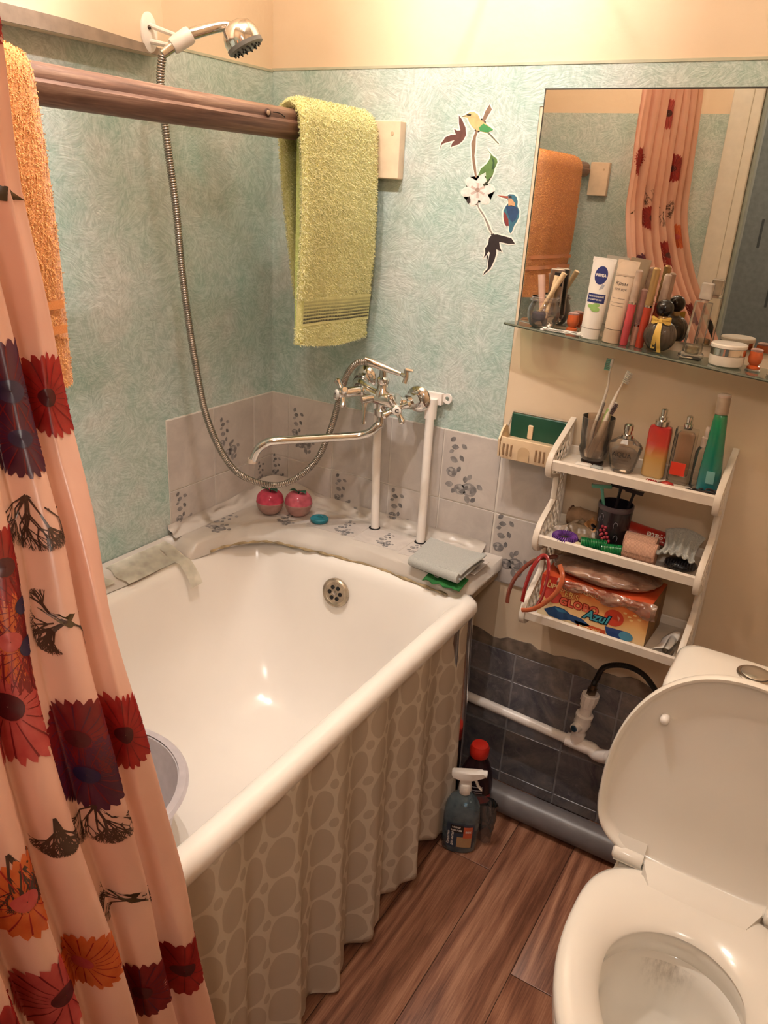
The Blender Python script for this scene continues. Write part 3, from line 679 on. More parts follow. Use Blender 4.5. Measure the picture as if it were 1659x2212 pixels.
# ================================================================= WATER PIPES BEHIND THE TAP
pp=thing('water_pipe','left white plastic water pipe running from the ledge up to the tap','pipe',(.365,-.05,.64),'white pipes below the tap')
part('tube',MB().tube([(.372,-.052,.6425),(.362,-.045,.8),(.352,-.038,.985)],.0105,16),white_pipe,pp); part('hole_gap',MB().lathe([(.015,0),(.0105,.0015)],14,(.371,-.052,.6418)),dark_hole,pp)
pp=thing('water_pipe','right white plastic water pipe with elbow bracket behind the cold tap flange','pipe',(.50,-.05,.64),'white pipes below the tap')
part('tube',MB().tube([(.505,-.056,.6425),(.498,-.042,.8),(.490,-.028,.975)],.0105,16),white_pipe,pp)
part('elbow_bracket',MB().tube([(.490,-.0265,.945),(.490,-.026,.992)],.0145,14).box((.468,-.020,.978),(.512,-.0055,1.004)),white_pipe,pp)
part('ear',MB().lathe([(.012,0),(.012,.004),(.0055,.004),(.0055,0)],18,cap=False).rot(PI/2,'X').mv(.522,-.0075,.994),white_pipe,pp)
part('hole_gap',MB().lathe([(.015,0),(.0105,.0015)],14,(.505,-.056,.6418)),dark_hole,pp)

# ================================================================= THINGS ON THE LEDGE
pinkc=clear('pink_plastic',(222,84,112),.75,.12,.8,.6); clr_pink=clear('clear_pink_plastic',(238,200,190),.35,.1,.8,.6); leafg=mat('leaf_green',(30,82,58),.4)
for nm,px,py,lab,c in (('a',577,1102,'deep pink apple shaped case with green leaf, left of the pair','d'),('b',638,1104,'paler pink apple shaped case with green leaf, right of the pair, by the blue plug','l')):
    p=Vector((0.106, -0.152, 0.645)) if nm=='a' else Vector((0.17, -0.116, 0.645)); p=Vector((p.x,p.y+.012,.6425))
    t=thing('apple_case',lab,'case',tuple(p),'apple shaped cases')
    R=.0365
    pm=pinkc if c=='d' else clear('pale_pink_plastic',(232,120,138),.62,.12,.8,.6)
    part('lower_shell',MB().lathe([(.014,0),(.022,.003),(.030,.012),(.0345,.024),(.0350,.030)],32,cap=False),clr_pink,t,local=True)
    part('base_disc',MB().lathe([(.014,0.0),(.022,.0032),(.0,.0035)],24,cap=False),clr_pink,t,local=True)
    part('rim',MB().lathe([(.0352,.029),(.0360,.031),(.0352,.033)],32,cap=False),clr_pink,t,local=True)
    part('upper_shell',MB().lathe([(.0352,.031),(.0348,.040),(.031,.051),(.023,.059),(.012,.061),(.004,.057),(0,.056)],32,cap=False),pm,t,local=True)
    part('stem',MB().tube([(0,0,.056),(.002,0,.066)],.0018,8),leafg,t,local=True)
    for k,(dx_,dy_) in enumerate(((1,-.2),(-.7,-.5),(.3,.8))[:3 if c=='d' else 2]):
        part('leaf',MB().grid(lambda u,v:((u*.028)*dx_-(v-.5)*dy_*.020*math.sin(PI*min(1,u+.03)),(u*.028)*dy_+(v-.5)*dx_*.020*math.sin(PI*min(1,u+.03)),.062+.009*math.sin(u*2.6)-abs(v-.5)*.003),8,4),leafg,t,local=True,ang=180)
    if c=='d': part('soap_remnant',MB().lathe([(.018,.002),(.024,.006),(.022,.012),(0,.014)],18),mat('beige_soap',(190,160,150),.6),t,local=True)
p=Vector((0.239, -0.107, 0.645)); teal=mat('teal_rubber',(40,132,150),.45)
t=thing('bath_plug','flat round teal rubber bath plug lying on the ledge beside the apple cases','plug',(p.x,p.y,.6425))
part('disc',MB().lathe([(.020,0),(.023,.004),(.023,.009),(.021,.011),(0,.0115)],32),teal,t,local=True); part('grip',MB().tube(smooth_path([(-.008,-.003,.010),(-.003,0,.0165),(.005,.002,.016),(.010,.003,.011)],4),.0018,8),teal,t,local=True)
# folded grey cloth on a green cloth
A=Vector((0.555, -0.191, 0.645)); B=Vector((0.689, -0.202, 0.645)); Cc=Vector((0.688, -0.096, 0.66)); D_=Vector((0.534, -0.075, 0.66))
A=Vector((.553,-.190,0)); B=Vector((.682,-.205,0)); Cc=Vector((.684,-.078,0)); D_=Vector((.540,-.070,0))
def cl(u,v): return A.lerp(B,u).lerp(D_.lerp(Cc,u),v)
t=thing('folded_cloth','pale grey cloth folded into layers on the right end of the ledge','cloth',(.62,-.13,.645))
for k in range(4):
    z=.6465+k*.0062; 
    def top(u,v,k=k,z=z):
        p=cl(u-.0+.015*math.sin(v*5+k)*(u>.9),v+.012*math.sin(u*6+k)); bulge=.0012*math.sin(u*7+v*4+k)
        return (p.x+(.004 if k%2 else -.002)*u,p.y-.003*(k%2),z+bulge+(.0035*(1-((u-.93)/.07)**2) if u>.93 and k==3 else 0))
    top_=MB().grid(top,22,16); o=part('layer',top_,grey_cloth,t,ang=180); s=o.modifiers.new('sol','SOLIDIFY'); s.thickness=.0050; s.offset=1; b=o.modifiers.new('bev','BEVEL'); b.width=.002; b.segments=2
part('fold_edge',MB().tube([cl(0,0)+Vector((0,0,.6580)),cl(.5,0)+Vector((0,-.001,.6580)),cl(1,0)+Vector((0,0,.6580))],.0118,14),grey_cloth,t)
def gc(u,v):
    p=Vector((.600,-.222,0)).lerp(Vector((.690,-.222,0)),u); e=.016*abs(math.sin(u*11))*(1-v)
    return (p.x,-.165-.05*(1-v)-.0+e*.35-.004,.6445+.0015*math.sin(u*17)-(.012 if False else 0)-.010*(1-v))
o=solo('green_cloth',MB().grid(gc,30,8),mat('green_fabric',(36,116,50),.85,var=.2,bump=.6,bs=300),'green rag edge peeking out below the folded grey cloth','cloth',ang=180)
s=o.modifiers.new('sol','SOLIDIFY'); s.thickness=.002

# ================================================================= BASIN IN THE TUB
pc=Vector((.285,-.90,.24)); lilac=mat('lilac_plastic',(206,196,200),.4,var=.06)
t=thing('washing_bowl','round pale lilac plastic bowl standing inside the bathtub behind the curtain','bowl',(pc.x,pc.y,.213))
R=.178; hz=.175
part('wall',MB().lathe([(R*.72,0),(R*.76,.004),(R*.93,hz*.8),(R*.96,hz),(R*.935,hz),(R*.90,hz*.8),(R*.73,.010),(0,.009)],48),lilac,t,local=True)
part('rolled_rim',MB().lathe([(R*.95,hz-.004),(R*1.03,hz-.008),(R*1.05,hz-.002),(R*1.02,hz+.004),(R*.95,hz+.003)],48,cap=False),lilac,t,local=True)
part('handle_lug',MB().bbox((R*.97,-.035,hz-.028),(R*1.10,.035,hz-.002),.006).rot(-.45,'Z'),lilac,t,local=True)

# ================================================================= SHOWER CURTAIN
edge_pts=[(0.562, -1.095, 1.409),(0.575, -1.094, 1.349),(0.592, -1.097, 1.279),(0.612, -1.105, 1.214),(0.64, -1.114, 1.151),(0.662, -1.121, 1.108),(0.7, -1.145, 1.026),(0.745, -1.158, 0.943),(0.765, -1.16, 0.881),(0.775, -1.144, 0.753),(0.785, -1.124, 0.548),(0.79, -1.108, 0.4)]
ex=sorted([(p[2],p[0]) for p in edge_pts]); ey=sorted([(p[2],p[1]) for p in edge_pts])
def smooth_i(T,z): return (interp(T,z-.04)+2*interp(T,z)+interp(T,z+.04))/4
ZT=1.98
def curtain(u,v):
    z=lerp(ZT,.03,v); f=v
    bx_,by_=smooth_i(ex,z),smooth_i(ey,z)
    if z>1.45: by_=smooth_i(ey,1.45)+ (z-1.45)*.0; 
    dirx,diry=lerp(.075,.17,f),lerp(-.33,-.50,f)
    nn=Vector((-diry,dirx)).normalized()
    ph=2*PI*(7.2*u+.10*math.sin(3*v+2*u)+.25*u*u); A=lerp(.016,.031,f)*(.35+.65*min(1,u*7))*(.8+.5*noise.noise(Vector((u*5,7.,v))))
    w_=math.sin(ph-PI/2)+.36*math.sin(2*ph+.9+v)+.16*math.sin(3*ph+2-2*v)
    jit=.006*noise.noise(Vector((u*6,v*5,2.)))*(1+2*f)+.012*math.exp(-((u-.06)/.07)**2)*noise.noise(Vector((u*26,v*11,5.)))+.004*noise.noise(Vector((u*40,v*3,9.)))
    uu=u+.018*math.sin(2*ph)*.5
    x=bx_+dirx*uu+nn.x*(A*w_+jit); y=by_+diry*uu+nn.y*(A*w_+jit)*.6
    x=max(x,.745+.0 if .50<z<.62 else x)
    return Vector((x,max(y,-1.535),z))
def curtain_n(u,v,e=.002):
    a=curtain(u+e,v)-curtain(u-e,v); b=curtain(u,v+e)-curtain(u,v-e); n=a.cross(b).normalized()
    return n if n.x>0 else -n
ct=thing('shower_curtain','peach vinyl shower curtain with red gerbera prints gathered at the door end','curtain',(.66,-1.35,.03))
o=part('vinyl_sheet',MB().grid(lambda u,v:curtain(u,v),420,110),vinyl,ct,ang=180)
part('curtain_wire',MB().tube([(.60,-.001,ZT+.012),(.60,-1.549,ZT+.012)],.0022,8),chrome_dull,ct)
rg_=MB()
for k in range(6):
    p=curtain((k+.5)/6.2,.0); rg_=MB()
    rg_.tube([(p.x+.014*math.cos(a*PI/8)*.3,p.y,p.z+.0+.014*math.sin(a*PI/8)) for a in range(17)],.0013,6,cap=False); part('ring',rg_,chrome_dull,ct)
SU,SV=.60,1.95      # metres across and down for one unit of u, v
red=print_mat('print_red',(150,26,26),(178,40,34)); dred=print_mat('print_dark_red',(112,18,26),(136,28,30)); pinkp=print_mat('print_pink',(186,62,62),(206,92,84)); oran=print_mat('print_orange',(206,92,40),(222,116,58)); purp=print_mat('print_purple',(74,24,48),(96,34,60),25); pdark=print_mat('print_centre',(70,14,22),(94,24,30)); twig=print_mat('print_twig',(70,46,36),(92,62,48)); leafp=print_mat('print_leaf',(70,52,34),(96,74,44)); blu=print_mat('print_blue',(40,30,62),(56,38,74))
def on_c(du,dv,u0,v0,h,side):
    u=u0+du/SU; v=v0+dv/SV; u=max(.001,min(.999,u)); v=max(.001,min(.999,v)); return curtain(u,v)+curtain_n(u,v)*h*side
def gerbera(u0,v0,R,m,mc,seed,m2=None):
    m2=m2 or dred
    r=random.Random(seed)
    for side in (1,-1):
        N=34; K=8; prof_=[]
        for i in range(N*3):
            a=2*PI*i/(N*3); k=i%3; prof_.append(R*((.86,.97,1.0)[k] if k else .86)*(1+.06*math.sin(a*3+seed)+r.uniform(-.03,.03)))
        rings=[[on_c(prof_[i]*f*math.cos(2*PI*i/len(prof_)),prof_[i]*f*math.sin(2*PI*i/len(prof_)),u0,v0,.0009,side) for i in range(len(prof_))] for f in [.02]+[j/K for j in range(1,K+1)]]
        part('gerbera_print' if side>0 else 'print_back',MB().loft(rings),m,ct,ang=180)
        if side>0:
            q=MB()
            for i in range(18):
                a=i*2*PI/18+.1; q.loft([[on_c(f*R*math.cos(a+d),f*R*math.sin(a+d),u0,v0,.0014,side) for d in (-.028*(1-f*.5),.028*(1-f*.5))] for f in (.25,.4,.55,.7,.85)],close=False)
            part('petal_lines',q,m2 or mc,ct,ang=180)
        part('print_centre',MB().loft([[on_c(.22*R*f*math.cos(i*.3927),.22*R*f*math.sin(i*.3927),u0,v0,.0019,side) for i in range(16)] for f in (.05,.5,1.)]),mc,ct,ang=180)
def twigs(u0,v0,s,seed,m=None,spread=1.5,down=True):
    r=random.Random(seed); q=MB()
    def br(x,y,a,l,d):
        nx,ny=x+l*math.cos(a),y+l*math.sin(a); pa,pb=-math.sin(a)*.00032*(d+1)*.6,math.cos(a)*.00032*(d+1)*.6
        q.add([on_c(x-pa,y-pb,u0,v0,.0012,1),on_c(x+pa,y+pb,u0,v0,.0012,1),on_c(nx+pa*.6,ny+pb*.6,u0,v0,.0012,1),on_c(nx-pa*.6,ny-pb*.6,u0,v0,.0012,1)],[(0,1,2,3)])
        if d>0:
            for k in range(3 if d>1 else 2): br(nx,ny,a+r.uniform(-.7,.7),l*.72,d-1)
    for i in range(7): br(0,0,PI/2+r.uniform(-spread,spread),s*.42,4)
    part('twig_print',q,m or twig,ct,ang=180)
def leafpr(u0,v0,s,a,m=None):
    P=[(-s*.5,-s*.10),(-s*.25,-s*.2),(0,-s*.16),(s*.3,-s*.06),(s*.6,0),(s*.2,s*.08),(0,s*.14),(-s*.3,s*.12)]
    q=MB(); c0=on_c(0,0,u0,v0,.0013,1); pp_=[on_c(x*math.cos(a)-y*math.sin(a),x*math.sin(a)+y*math.cos(a),u0,v0,.0013,1) for x,y in P]
    q.add([c0]+pp_,[(0,i+1,(i+1)%8+1) for i in range(8)]); part('leaf_print',q,m or leafp,ct,ang=180)
gerbera(0.075, 0.388,.040,red,pdark,1); gerbera(0.210, 0.379,.046,purp,blu,2,dred); gerbera(0.210, 0.400,.036,purp,blu,12,dred); twigs(0.220, 0.425,.040,3,spread=1.2)
leafpr(0.200, 0.479,.036,-.5); twigs(0.205, 0.479,.026,4,spread=2.6); gerbera(0.325, 0.463,.030,dred,blu,5); gerbera(0.325, 0.479,.034,dred,blu,15)
gerbera(0.360, 0.500,.048,pinkp,pdark,6,dred); gerbera(0.345, 0.475,.034,oran,pinkp,7,red); gerbera(0.220, 0.529,.034,dred,pdark,8,purp); gerbera(0.220, 0.546,.036,purp,blu,9,dred); twigs(0.220, 0.562,.038,10,spread=1.4)
gerbera(0.080, 0.546,.040,red,pdark,11); twigs(0.215, 0.625,.030,13,spread=2.4); leafpr(0.205, 0.625,.040,-.6)
gerbera(0.370, 0.629,.034,oran,pinkp,14,red); gerbera(0.475, 0.613,.040,pinkp,pdark,16,dred); gerbera(0.080, 0.721,.046,red,pdark,17); gerbera(0.225, 0.696,.042,dred,pdark,18,purp)
twigs(0.485, 0.537,.042,19,spread=1.3); gerbera(0.480, 0.558,.036,oran,pinkp,21,red); gerbera(0.340, 0.446,.034,red,pdark,35); twigs(0.345, 0.546,.03,36,spread=.5)
leafpr(0.080, 0.292,.045,2.9); gerbera(.10,.215,.045,red,pdark,22); gerbera(.34,.30,.040,red,pdark,23); twigs(.30,.25,.05,24); gerbera(.60,.36,.045,red,pdark,25); gerbera(.70,.22,.045,red,pdark,26); twigs(.62,.28,.06,27,spread=2.5); leafpr(.55,.30,.05,1.2)
gerbera(.45,.14,.045,pinkp,pdark,28); gerbera(.75,.46,.042,dred,pdark,29); gerbera(.62,.60,.045,red,pdark,30); gerbera(.85,.33,.04,oran,pinkp,31,red); gerbera(.28,.78,.045,red,pdark,32); gerbera(.48,.72,.045,purp,blu,33,dred); gerbera(.15,.86,.045,red,pdark,34)

# ================================================================= CEILING LAMP (out of view; its shades throw the soft bands on the walls)
t_=NT('shade_glass'); tr=t_.n('ShaderNodeBsdfTransparent',i_Color=(.34,.32,.29,1)); dfn=t_.n('ShaderNodeBsdfTranslucent',i_Color=srgb((226,214,196))); m_=t_.n('ShaderNodeMixShader',i_0=.35,i_1=tr.outputs[0],i_2=dfn.outputs[0]); t_.l(m_.outputs[0],t_.out.inputs[0]); t_.N.remove(t_.b)
cl_=thing('ceiling_lamp','two armed ceiling lamp with frosted panel shades above the bathtub','lamp',(.55,-.70,2.5))
part('ceiling_plate',MB().lathe([(.06,2.499),(.06,2.485),(.03,2.478)],28,(.55,-.70,0)),chrome_dull,cl_); part('stem',MB().cyl((.55,-.70,2.485),(.55,-.70,2.42),.008),chrome_dull,cl_)
for p_,e_,g1_,g2_ in LAMPS:
    part('arm',MB().tube(smooth_path([(.55,-.70,2.43),((.55+p_[0])/2,-.70,2.40),(p_[0],p_[1],2.42),(p_[0],p_[1],2.36)],5),.006,10),chrome_dull,cl_); part('bulb_holder',MB().lathe([(.018,2.37),(.018,2.30),(.014,2.29)],18,(p_[0],p_[1],0)),white_plastic,cl_)
    for a0,a1 in ((g1_[1],g2_[0]),(g2_[1],g1_[0]+360)):
        n_=max(2,int((a1-a0)/8)); part('shade_panel',MB().loft([[(p_[0]+.07*math.cos(math.radians(lerp(a0,a1,i/n_))),p_[1]+.07*math.sin(math.radians(lerp(a0,a1,i/n_))),z) for i in range(n_+1)] for z in (2.10,2.35)],close=False),t_.m,cl_,ang=180)

# ================================================================= STICKERS
def sk(P): return P
paper=mat('sticker_paper',(236,232,220),.5,var=.02)
def stk(mb,P,h0,t=.0003): return mb.prism(P,lambda a,b,h:(a,-.0016-h0-h,b),t)
def poly_px(L):      # tracing grid of the sticker sheet -> metres on the wall
    return [(SX(a,b),SZ(a,b)) for a,b in L]
# affine of the sheet: measured corners on the wall
SO=Vector((0.417, 0, 1.625)); SXv=(Vector((0.642, 0, 1.624))-SO)/1187; SYv=(Vector((0.45, 0, 1.246))-SO)/2212; SD=(Vector((0.69, 0, 1.271))-SO-SXv*1187-SYv*2212)/(1187*2212)
def SP(a,b): return SO+SXv*a+SYv*b+SD*a*b
def SX(a,b): return SP(a,b).x
def SZ(a,b): return SP(a,b).z
def grow(P,d):
    out=[]; n=len(P); ar=sum(P[i][0]*P[(i+1)%n][1]-P[(i+1)%n][0]*P[i][1] for i in range(n)); s=1 if ar>0 else -1
    for i in range(n):
        a=Vector(P[i-1]);b=Vector(P[i]);c=Vector(P[(i+1)%n]); e=((b-a).normalized()+(c-b).normalized())
        if e.length<.3: e=(c-a) if (c-a).length>1e-3 else Vector((1,0))
        e.normalize(); out.append((b.x+s*e.y*d,b.y-s*e.x*d))
    return out
leafA=[(350,250),(385,290),(430,385),(435,470),(400,530),(345,575),(300,585),(252,605),(268,560),(300,525),(240,540),(170,560),(140,580),(118,632),(135,560),(190,490),(260,465),(315,462),(300,425),(292,398),(330,418),(368,415),(352,340)]
branch=[(712,130),(738,185),(690,260),(655,318),(600,400),(575,430),(552,500),(548,620),(535,700),(552,820),(565,950),(545,950),(515,800),(505,680),(498,560),(515,520),(525,480),(555,415),(630,290),(665,200)]
bird=[(385,262),(440,240),(480,215),(530,212),(575,240),(600,290),(660,335),(745,400),(750,415),(700,430),(822,565),(810,568),(690,450),(600,425),(560,415),(510,380),(470,320),(455,275)]
gleaf=[(575,935),(610,850),(680,790),(715,735),(725,690),(672,612),(745,700),(795,735),(803,775),(770,850),(750,920),(700,1000),(652,1060),(632,1035),(668,960),(668,890),(640,905)]
stem2=[(572,1150),(585,1290),(640,1370),(700,1490),(730,1570),(752,1620),(740,1625),(700,1560),(650,1420),(585,1320),(565,1270)]
leafB=[(740,1625),(800,1622),(900,1650),(960,1670),(1000,1735),(930,1738),(860,1720),(822,1715),(830,1780),(855,1835),(790,1805),(790,1850),(770,1930),(725,2030),(690,2070),(638,2120),(650,2085),(690,2040),(695,1960),(715,1845),(700,1830),(670,1880),(642,1912),(662,1850),(660,1790),(695,1740),(705,1670)]
t=thing('bird_branch_sticker','white edged wall sticker of green bird on branch with brown leaves and white flower','sticker',tuple(SP(600,1100)))
flower=[]
for i in range(12*6):
    a=2*PI*i/72; rr=95+95*abs(math.cos(3*a+.4))**.8; flower.append((575+rr*math.cos(a)*1.0,1105+rr*math.sin(a)*.95))
q=MB(); 
for P,d in ((leafA,16),(branch,16),(bird,18),(gleaf,16),(stem2,14),(leafB,16),(flower,12)): stk(q,poly_px(grow(P,d)),0,.0003)
part('paper_backing',q,paper,t,smooth=False)
def pm_(n,c,**k): return mat(n,c,.5,var=.12,scale=120,**k)
for nm,P,m,h in (('leaf_print',leafA,pm_('stk_maroon',(104,66,60)),4),('branch_print',branch,pm_('stk_branch',(140,112,92)),4),('bird_print',bird,pm_('stk_bird_yellow',(208,184,128)),6),('leaf_print',gleaf,pm_('stk_green',(98,130,72)),4),('branch_print',stem2,pm_('stk_stem',(150,140,130)),4),('leaf_print',leafB,pm_('stk_black',(48,38,40)),4),('flower_print',flower,pm_('stk_white',(238,228,220)),7)):
    part(nm,stk(MB(),poly_px(P),h*.0001,.0001),m,t,smooth=False)
for nm,P,c in (('wing_print',[(590,385),(640,340),(745,400),(755,412),(690,440),(600,425)],(70,150,86)),('tail_print',[(700,430),(822,565),(812,570),(690,450)],(120,120,100)),('eye_print',[(440,240),(470,230),(500,240),(490,258),(450,252)],(50,44,40)),('beak_print',[(385,262),(440,250),(445,258),(385,266)],(70,60,56)),
    ('wing_print',[(730,700),(770,760),(770,850),(735,860),(750,780)],(52,84,52)),('wing_print',[(632,1035),(690,985),(750,920),(700,1000),(652,1060)],(58,62,44)),('leaf_print',[(440,1215),(475,1165),(490,1200),(490,1245),(455,1248)],(56,46,46))):
    part(nm,stk(MB(),poly_px(P),.0008,.0001),pm_('stk_%d'%c[0]+nm,c),t,smooth=False)
for i in range(6):
    a=i*PI/3+.55; P=[(575+math.cos(a)*22+math.cos(a+PI/2)*k,1100+math.sin(a)*22+math.sin(a+PI/2)*k) for k in (-10,10)]+[(575+math.cos(a)*90+math.cos(a+PI/2)*k,1100+math.sin(a)*88+math.sin(a+PI/2)*k) for k in (16,-16)]
    part('petal_print',stk(MB(),poly_px(P),.0009,.0001),pm_('stk_petal_shade',(204,182,172)),t,smooth=False)
part('flower_centre',stk(MB(),poly_px([(575+26*math.cos(a*.5),1095+26*math.sin(a*.5)) for a in range(12)]),.0011,.0001),pm_('stk_centre',(168,140,128)),t,smooth=False)
kf=[(800,1158),(870,1165),(915,1165),(940,1145),(985,1148),(1015,1175),(1030,1230),(1025,1285),(1048,1340),(1045,1410),(1020,1470),(990,1520),(965,1590),(945,1612),(932,1580),(935,1520),(900,1525),(880,1490),(868,1410),(870,1340),(895,1290),(925,1250),(915,1200),(860,1185)]
t=thing('kingfisher_sticker','white edged wall sticker of a blue kingfisher with orange chest, left of the mirror','sticker',tuple(SP(960,1400)))
part('paper_backing',stk(MB(),poly_px(grow(kf,16)),0,.0003),paper,t,smooth=False)
part('body_print',stk(MB(),poly_px(kf),.0004,.0001),pm_('stk_kf_teal',(58,112,132)),t,smooth=False)
for nm,P,c in (('wing_print',[(895,1290),(960,1275),(1025,1300),(1040,1360),(1010,1440),(970,1480),(940,1440),(915,1360)],(46,74,112)),('beak_print',[(800,1158),(870,1163),(925,1170),(925,1195),(860,1183)],(176,88,66)),('chest_print',[(925,1195),(960,1195),(1000,1250),(1000,1290),(925,1285)],(206,160,118)),('belly_print',[(870,1350),(895,1370),(925,1440),(930,1520),(900,1520),(875,1450)],(136,58,58)),('eye_print',[(930,1165),(960,1165),(965,1190),(935,1190)],(50,40,40))):
    part(nm,stk(MB(),poly_px(P),.0006,.0001),pm_('kf_%d'%c[0],c),t,smooth=False)

# ================================================================= MIRROR AND GLASS SHELF
mr=thing('wall_mirror','large frameless rectangular wall mirror above the glass shelf','mirror',(.95,-.004,1.19))
part('glass',MB().bbox((.672,-.0075,1.1915),(1.33,-.0020,1.629),.0015),mirror_m,mr,ang=10)
part('edge',MB().box((.6705,-.0070,1.1905),(.672,-.0018,1.6302)).box((.6705,-.0070,1.629),(1.33,-.0018,1.6305)),mat('mirror_edge',(70,66,58),.4),mr,smooth=False)
def shz(x): return 1.190-.052*(x-.70)
glassm=clear('green_glass',(196,214,200),.10,.03,1.6,.25)
gs=thing('glass_shelf','narrow glass shelf under the mirror crowded with cosmetics','shelf',(.95,-.05,1.17))
outl=[(.672,-.009),(.662,-.058),(.668,-.062),(.80,-.075),(1.0,-.094),(1.2,-.112),(1.33,-.12),(1.33,-.009)]
mb=MB().loft([[(x,y,shz(x)-.005) for x,y in outl],[(x,y,shz(x)) for x,y in outl]],cap=True)
part('glass_pane',mb,glassm,gs,ang=20)
em=MB().tube([(x,y-.0006,shz(x)-.0025) for x,y in outl[1:7]],.0026,6)
part('polished_edge',em,mat('glass_edge',(92,98,84),.2),gs)
for x in (.76,1.16): part('bracket',MB().bbox((x-.012,-.020,shz(x)-.014),(x+.012,-.0004,shz(x)-.0052),.002),chrome_dull,gs)

WR=lambda x,y,dx=0,dz=0:(x,y,shz(x)+.0004)
# plastic jar with brushes
jarc=clear('jar_plastic',(246,238,230),.07,.08,1.4,.40)
p=(.737,-.040); t=thing('brush_jar','round clear plastic jar holding makeup brushes at the left end of the glass shelf','jar',WR(*p))
part('jar_wall',MB().lathe([(.0,.001),(.020,.001),(.026,.006),(.0315,.018),(.033,.030),(.031,.042),(.027,.049),(.027,.053),(.0295,.054),(.0295,.057),(.027,.058),(.027,.062),(.0265,.062)],36,cap=False),jarc,t,local=True)
part('screw_thread',MB().lathe([(.0275,.0525),(.0305,.0545),(.0275,.0565)],36,cap=False).lathe([(.0272,.059),(.0292,.0605),(.0272,.062)],36,cap=False),jarc,t,local=True)
def stick(name,label,cat,a,b,r0,r1,m,group=None,extra=None,root=None):
    t=thing(name,label,cat,tuple(a),group); part('handle',MB().tube([a,lerp(Vector(a),Vector(b),.5),b],[r0,(r0+r1)/2,r1],12),m,t)
    if extra: extra(t,Vector(a),Vector(b))
    return t
bz0=shz(.737)+.003
wood_p=mat('pale_wood',(220,192,150),.45); pinkb=mat('pinkish_plastic',(206,168,150),.4); gold=mat('gold_plastic',(190,158,110),.25,.6)
def bristle(m,l=.016,r=.006):
    def f(t,a,b):
        d=(b-a).normalized(); part('ferrule',MB().tube([a-d*.002,a+d*.012],r*.8,12),chrome_dull,t); part('bristles',MB().tube([a-d*(l),a-d*(l*.5),a],[r*.5,r*1.15,r*.8],14),m,t)
    return f
def capend(m,l=.012,r=.006):
    def f(t,a,b): d=(b-a).normalized(); part('cap',MB().tube([b-d*l,b],r,14),m,t)
    return f
stick('makeup_tube','pinkish beige lipstick tube leaning left in the clear brush jar','cosmetic',(.737,-.042,bz0+.012),(.722,-.038,1.292),.0062,.0075,pinkb)
stick('makeup_brush','short cream handled makeup brush in the middle of the clear jar','brush',(.745,-.050,bz0+.018),(.752,-.030,1.292),.0035,.0055,wood_p,extra=bristle(mat('dark_bristle',(70,52,60),.8)))
stick('makeup_brush','cream wooden makeup brush leaning right in the clear jar','brush',(.727,-.052,bz0+.020),(.772,-.046,1.300),.0028,.0058,wood_p,extra=bristle(mat('dark_bristle',(70,52,60),.8)))
t=thing('mirror_compact','small open silver and black compact standing in the brush jar','cosmetic',(.742,-.022,bz0+.02)); part('case',MB().bbox((.735,-.026,bz0+.02),(.765,-.020,1.305),.002),chrome_dull,t); part('black_inset',MB().bbox((.745,-.0268,1.272),(.763,-.0262,1.298),.0002),black_pl,t)
t=thing('powder_sponge','dark purple makeup sponge lying in the bottom of the clear jar','sponge',(.730,-.052,bz0)); part('sponge',MB().bbox((.718,-.060,bz0+.012),(.747,-.040,bz0+.030),.004),mat('dark_purple',(48,34,62),.8),t); part('pad',MB().sph((.737,-.045,bz0+.006),.014,16,8,(1,1,.45)),mat('beige_pad',(198,172,150),.8),t)
# egg shaped orange nail lacquer bottles
def nail(x,y,lab,h=.034):
    t=thing('nail_polish',lab,'bottle',WR(x,y),'orange nail polish bottles'); om=mat('orange_lacquer',(206,96,50),.15,Coat_Weight=.5)
    part('lower_bead',MB().lathe([(.007,.002),(.0115,.003),(.0115,.007),(.008,.009)],20),om,t,local=True)
    part('cup',MB().lathe([(.007,.009),(.0115,.015),(.0125,.023),(.0105,h)],24),om,t,local=True)
    part('top_cap',MB().lathe([(.0108,h),(.0108,h+.003),(.006,h+.005),(0,h+.005)],20),clr_pink,t,local=True)
    part('glass_foot',MB().bbox((-.013,-.013,0),(.013,.013,.0022),.001),jarc,t,local=True)
nail(.795,-.022,'small orange nail polish bottle behind the swabs, left of the white tube')
nail(1.150,-.050,'small orange nail polish bottle right of the round cream jar')
# cotton swabs
cot=mat('cotton',(240,234,226),.9)
for i,(a,b) in enumerate((((.748,-.064),(.835,-.066)),((.762,-.058),(.826,-.072)),((.755,-.070),(.828,-.060)))):
    z=shz(.79)+.0030+i*.0020; t=thing('cotton_swab',('cotton swab at the bottom of the small heap before the orange nail polish','shorter cotton swab crossing the middle of the heap on the glass shelf','topmost cotton swab of the heap, its tip nearest the white tube')[i],'swab',(*a,z),'cotton swabs on the glass shelf')
    a=Vector((*a,z)); b=Vector((*b,z-.001)); part('stick',MB().tube([a,b],.0011,8),white_plastic,t); part('cotton_tip',MB().sph(b,.0028,10,8,(2,1,1)),cot,t); part('cotton_tip',MB().sph(a,.0028,10,8,(2,1,1)),cot,t)
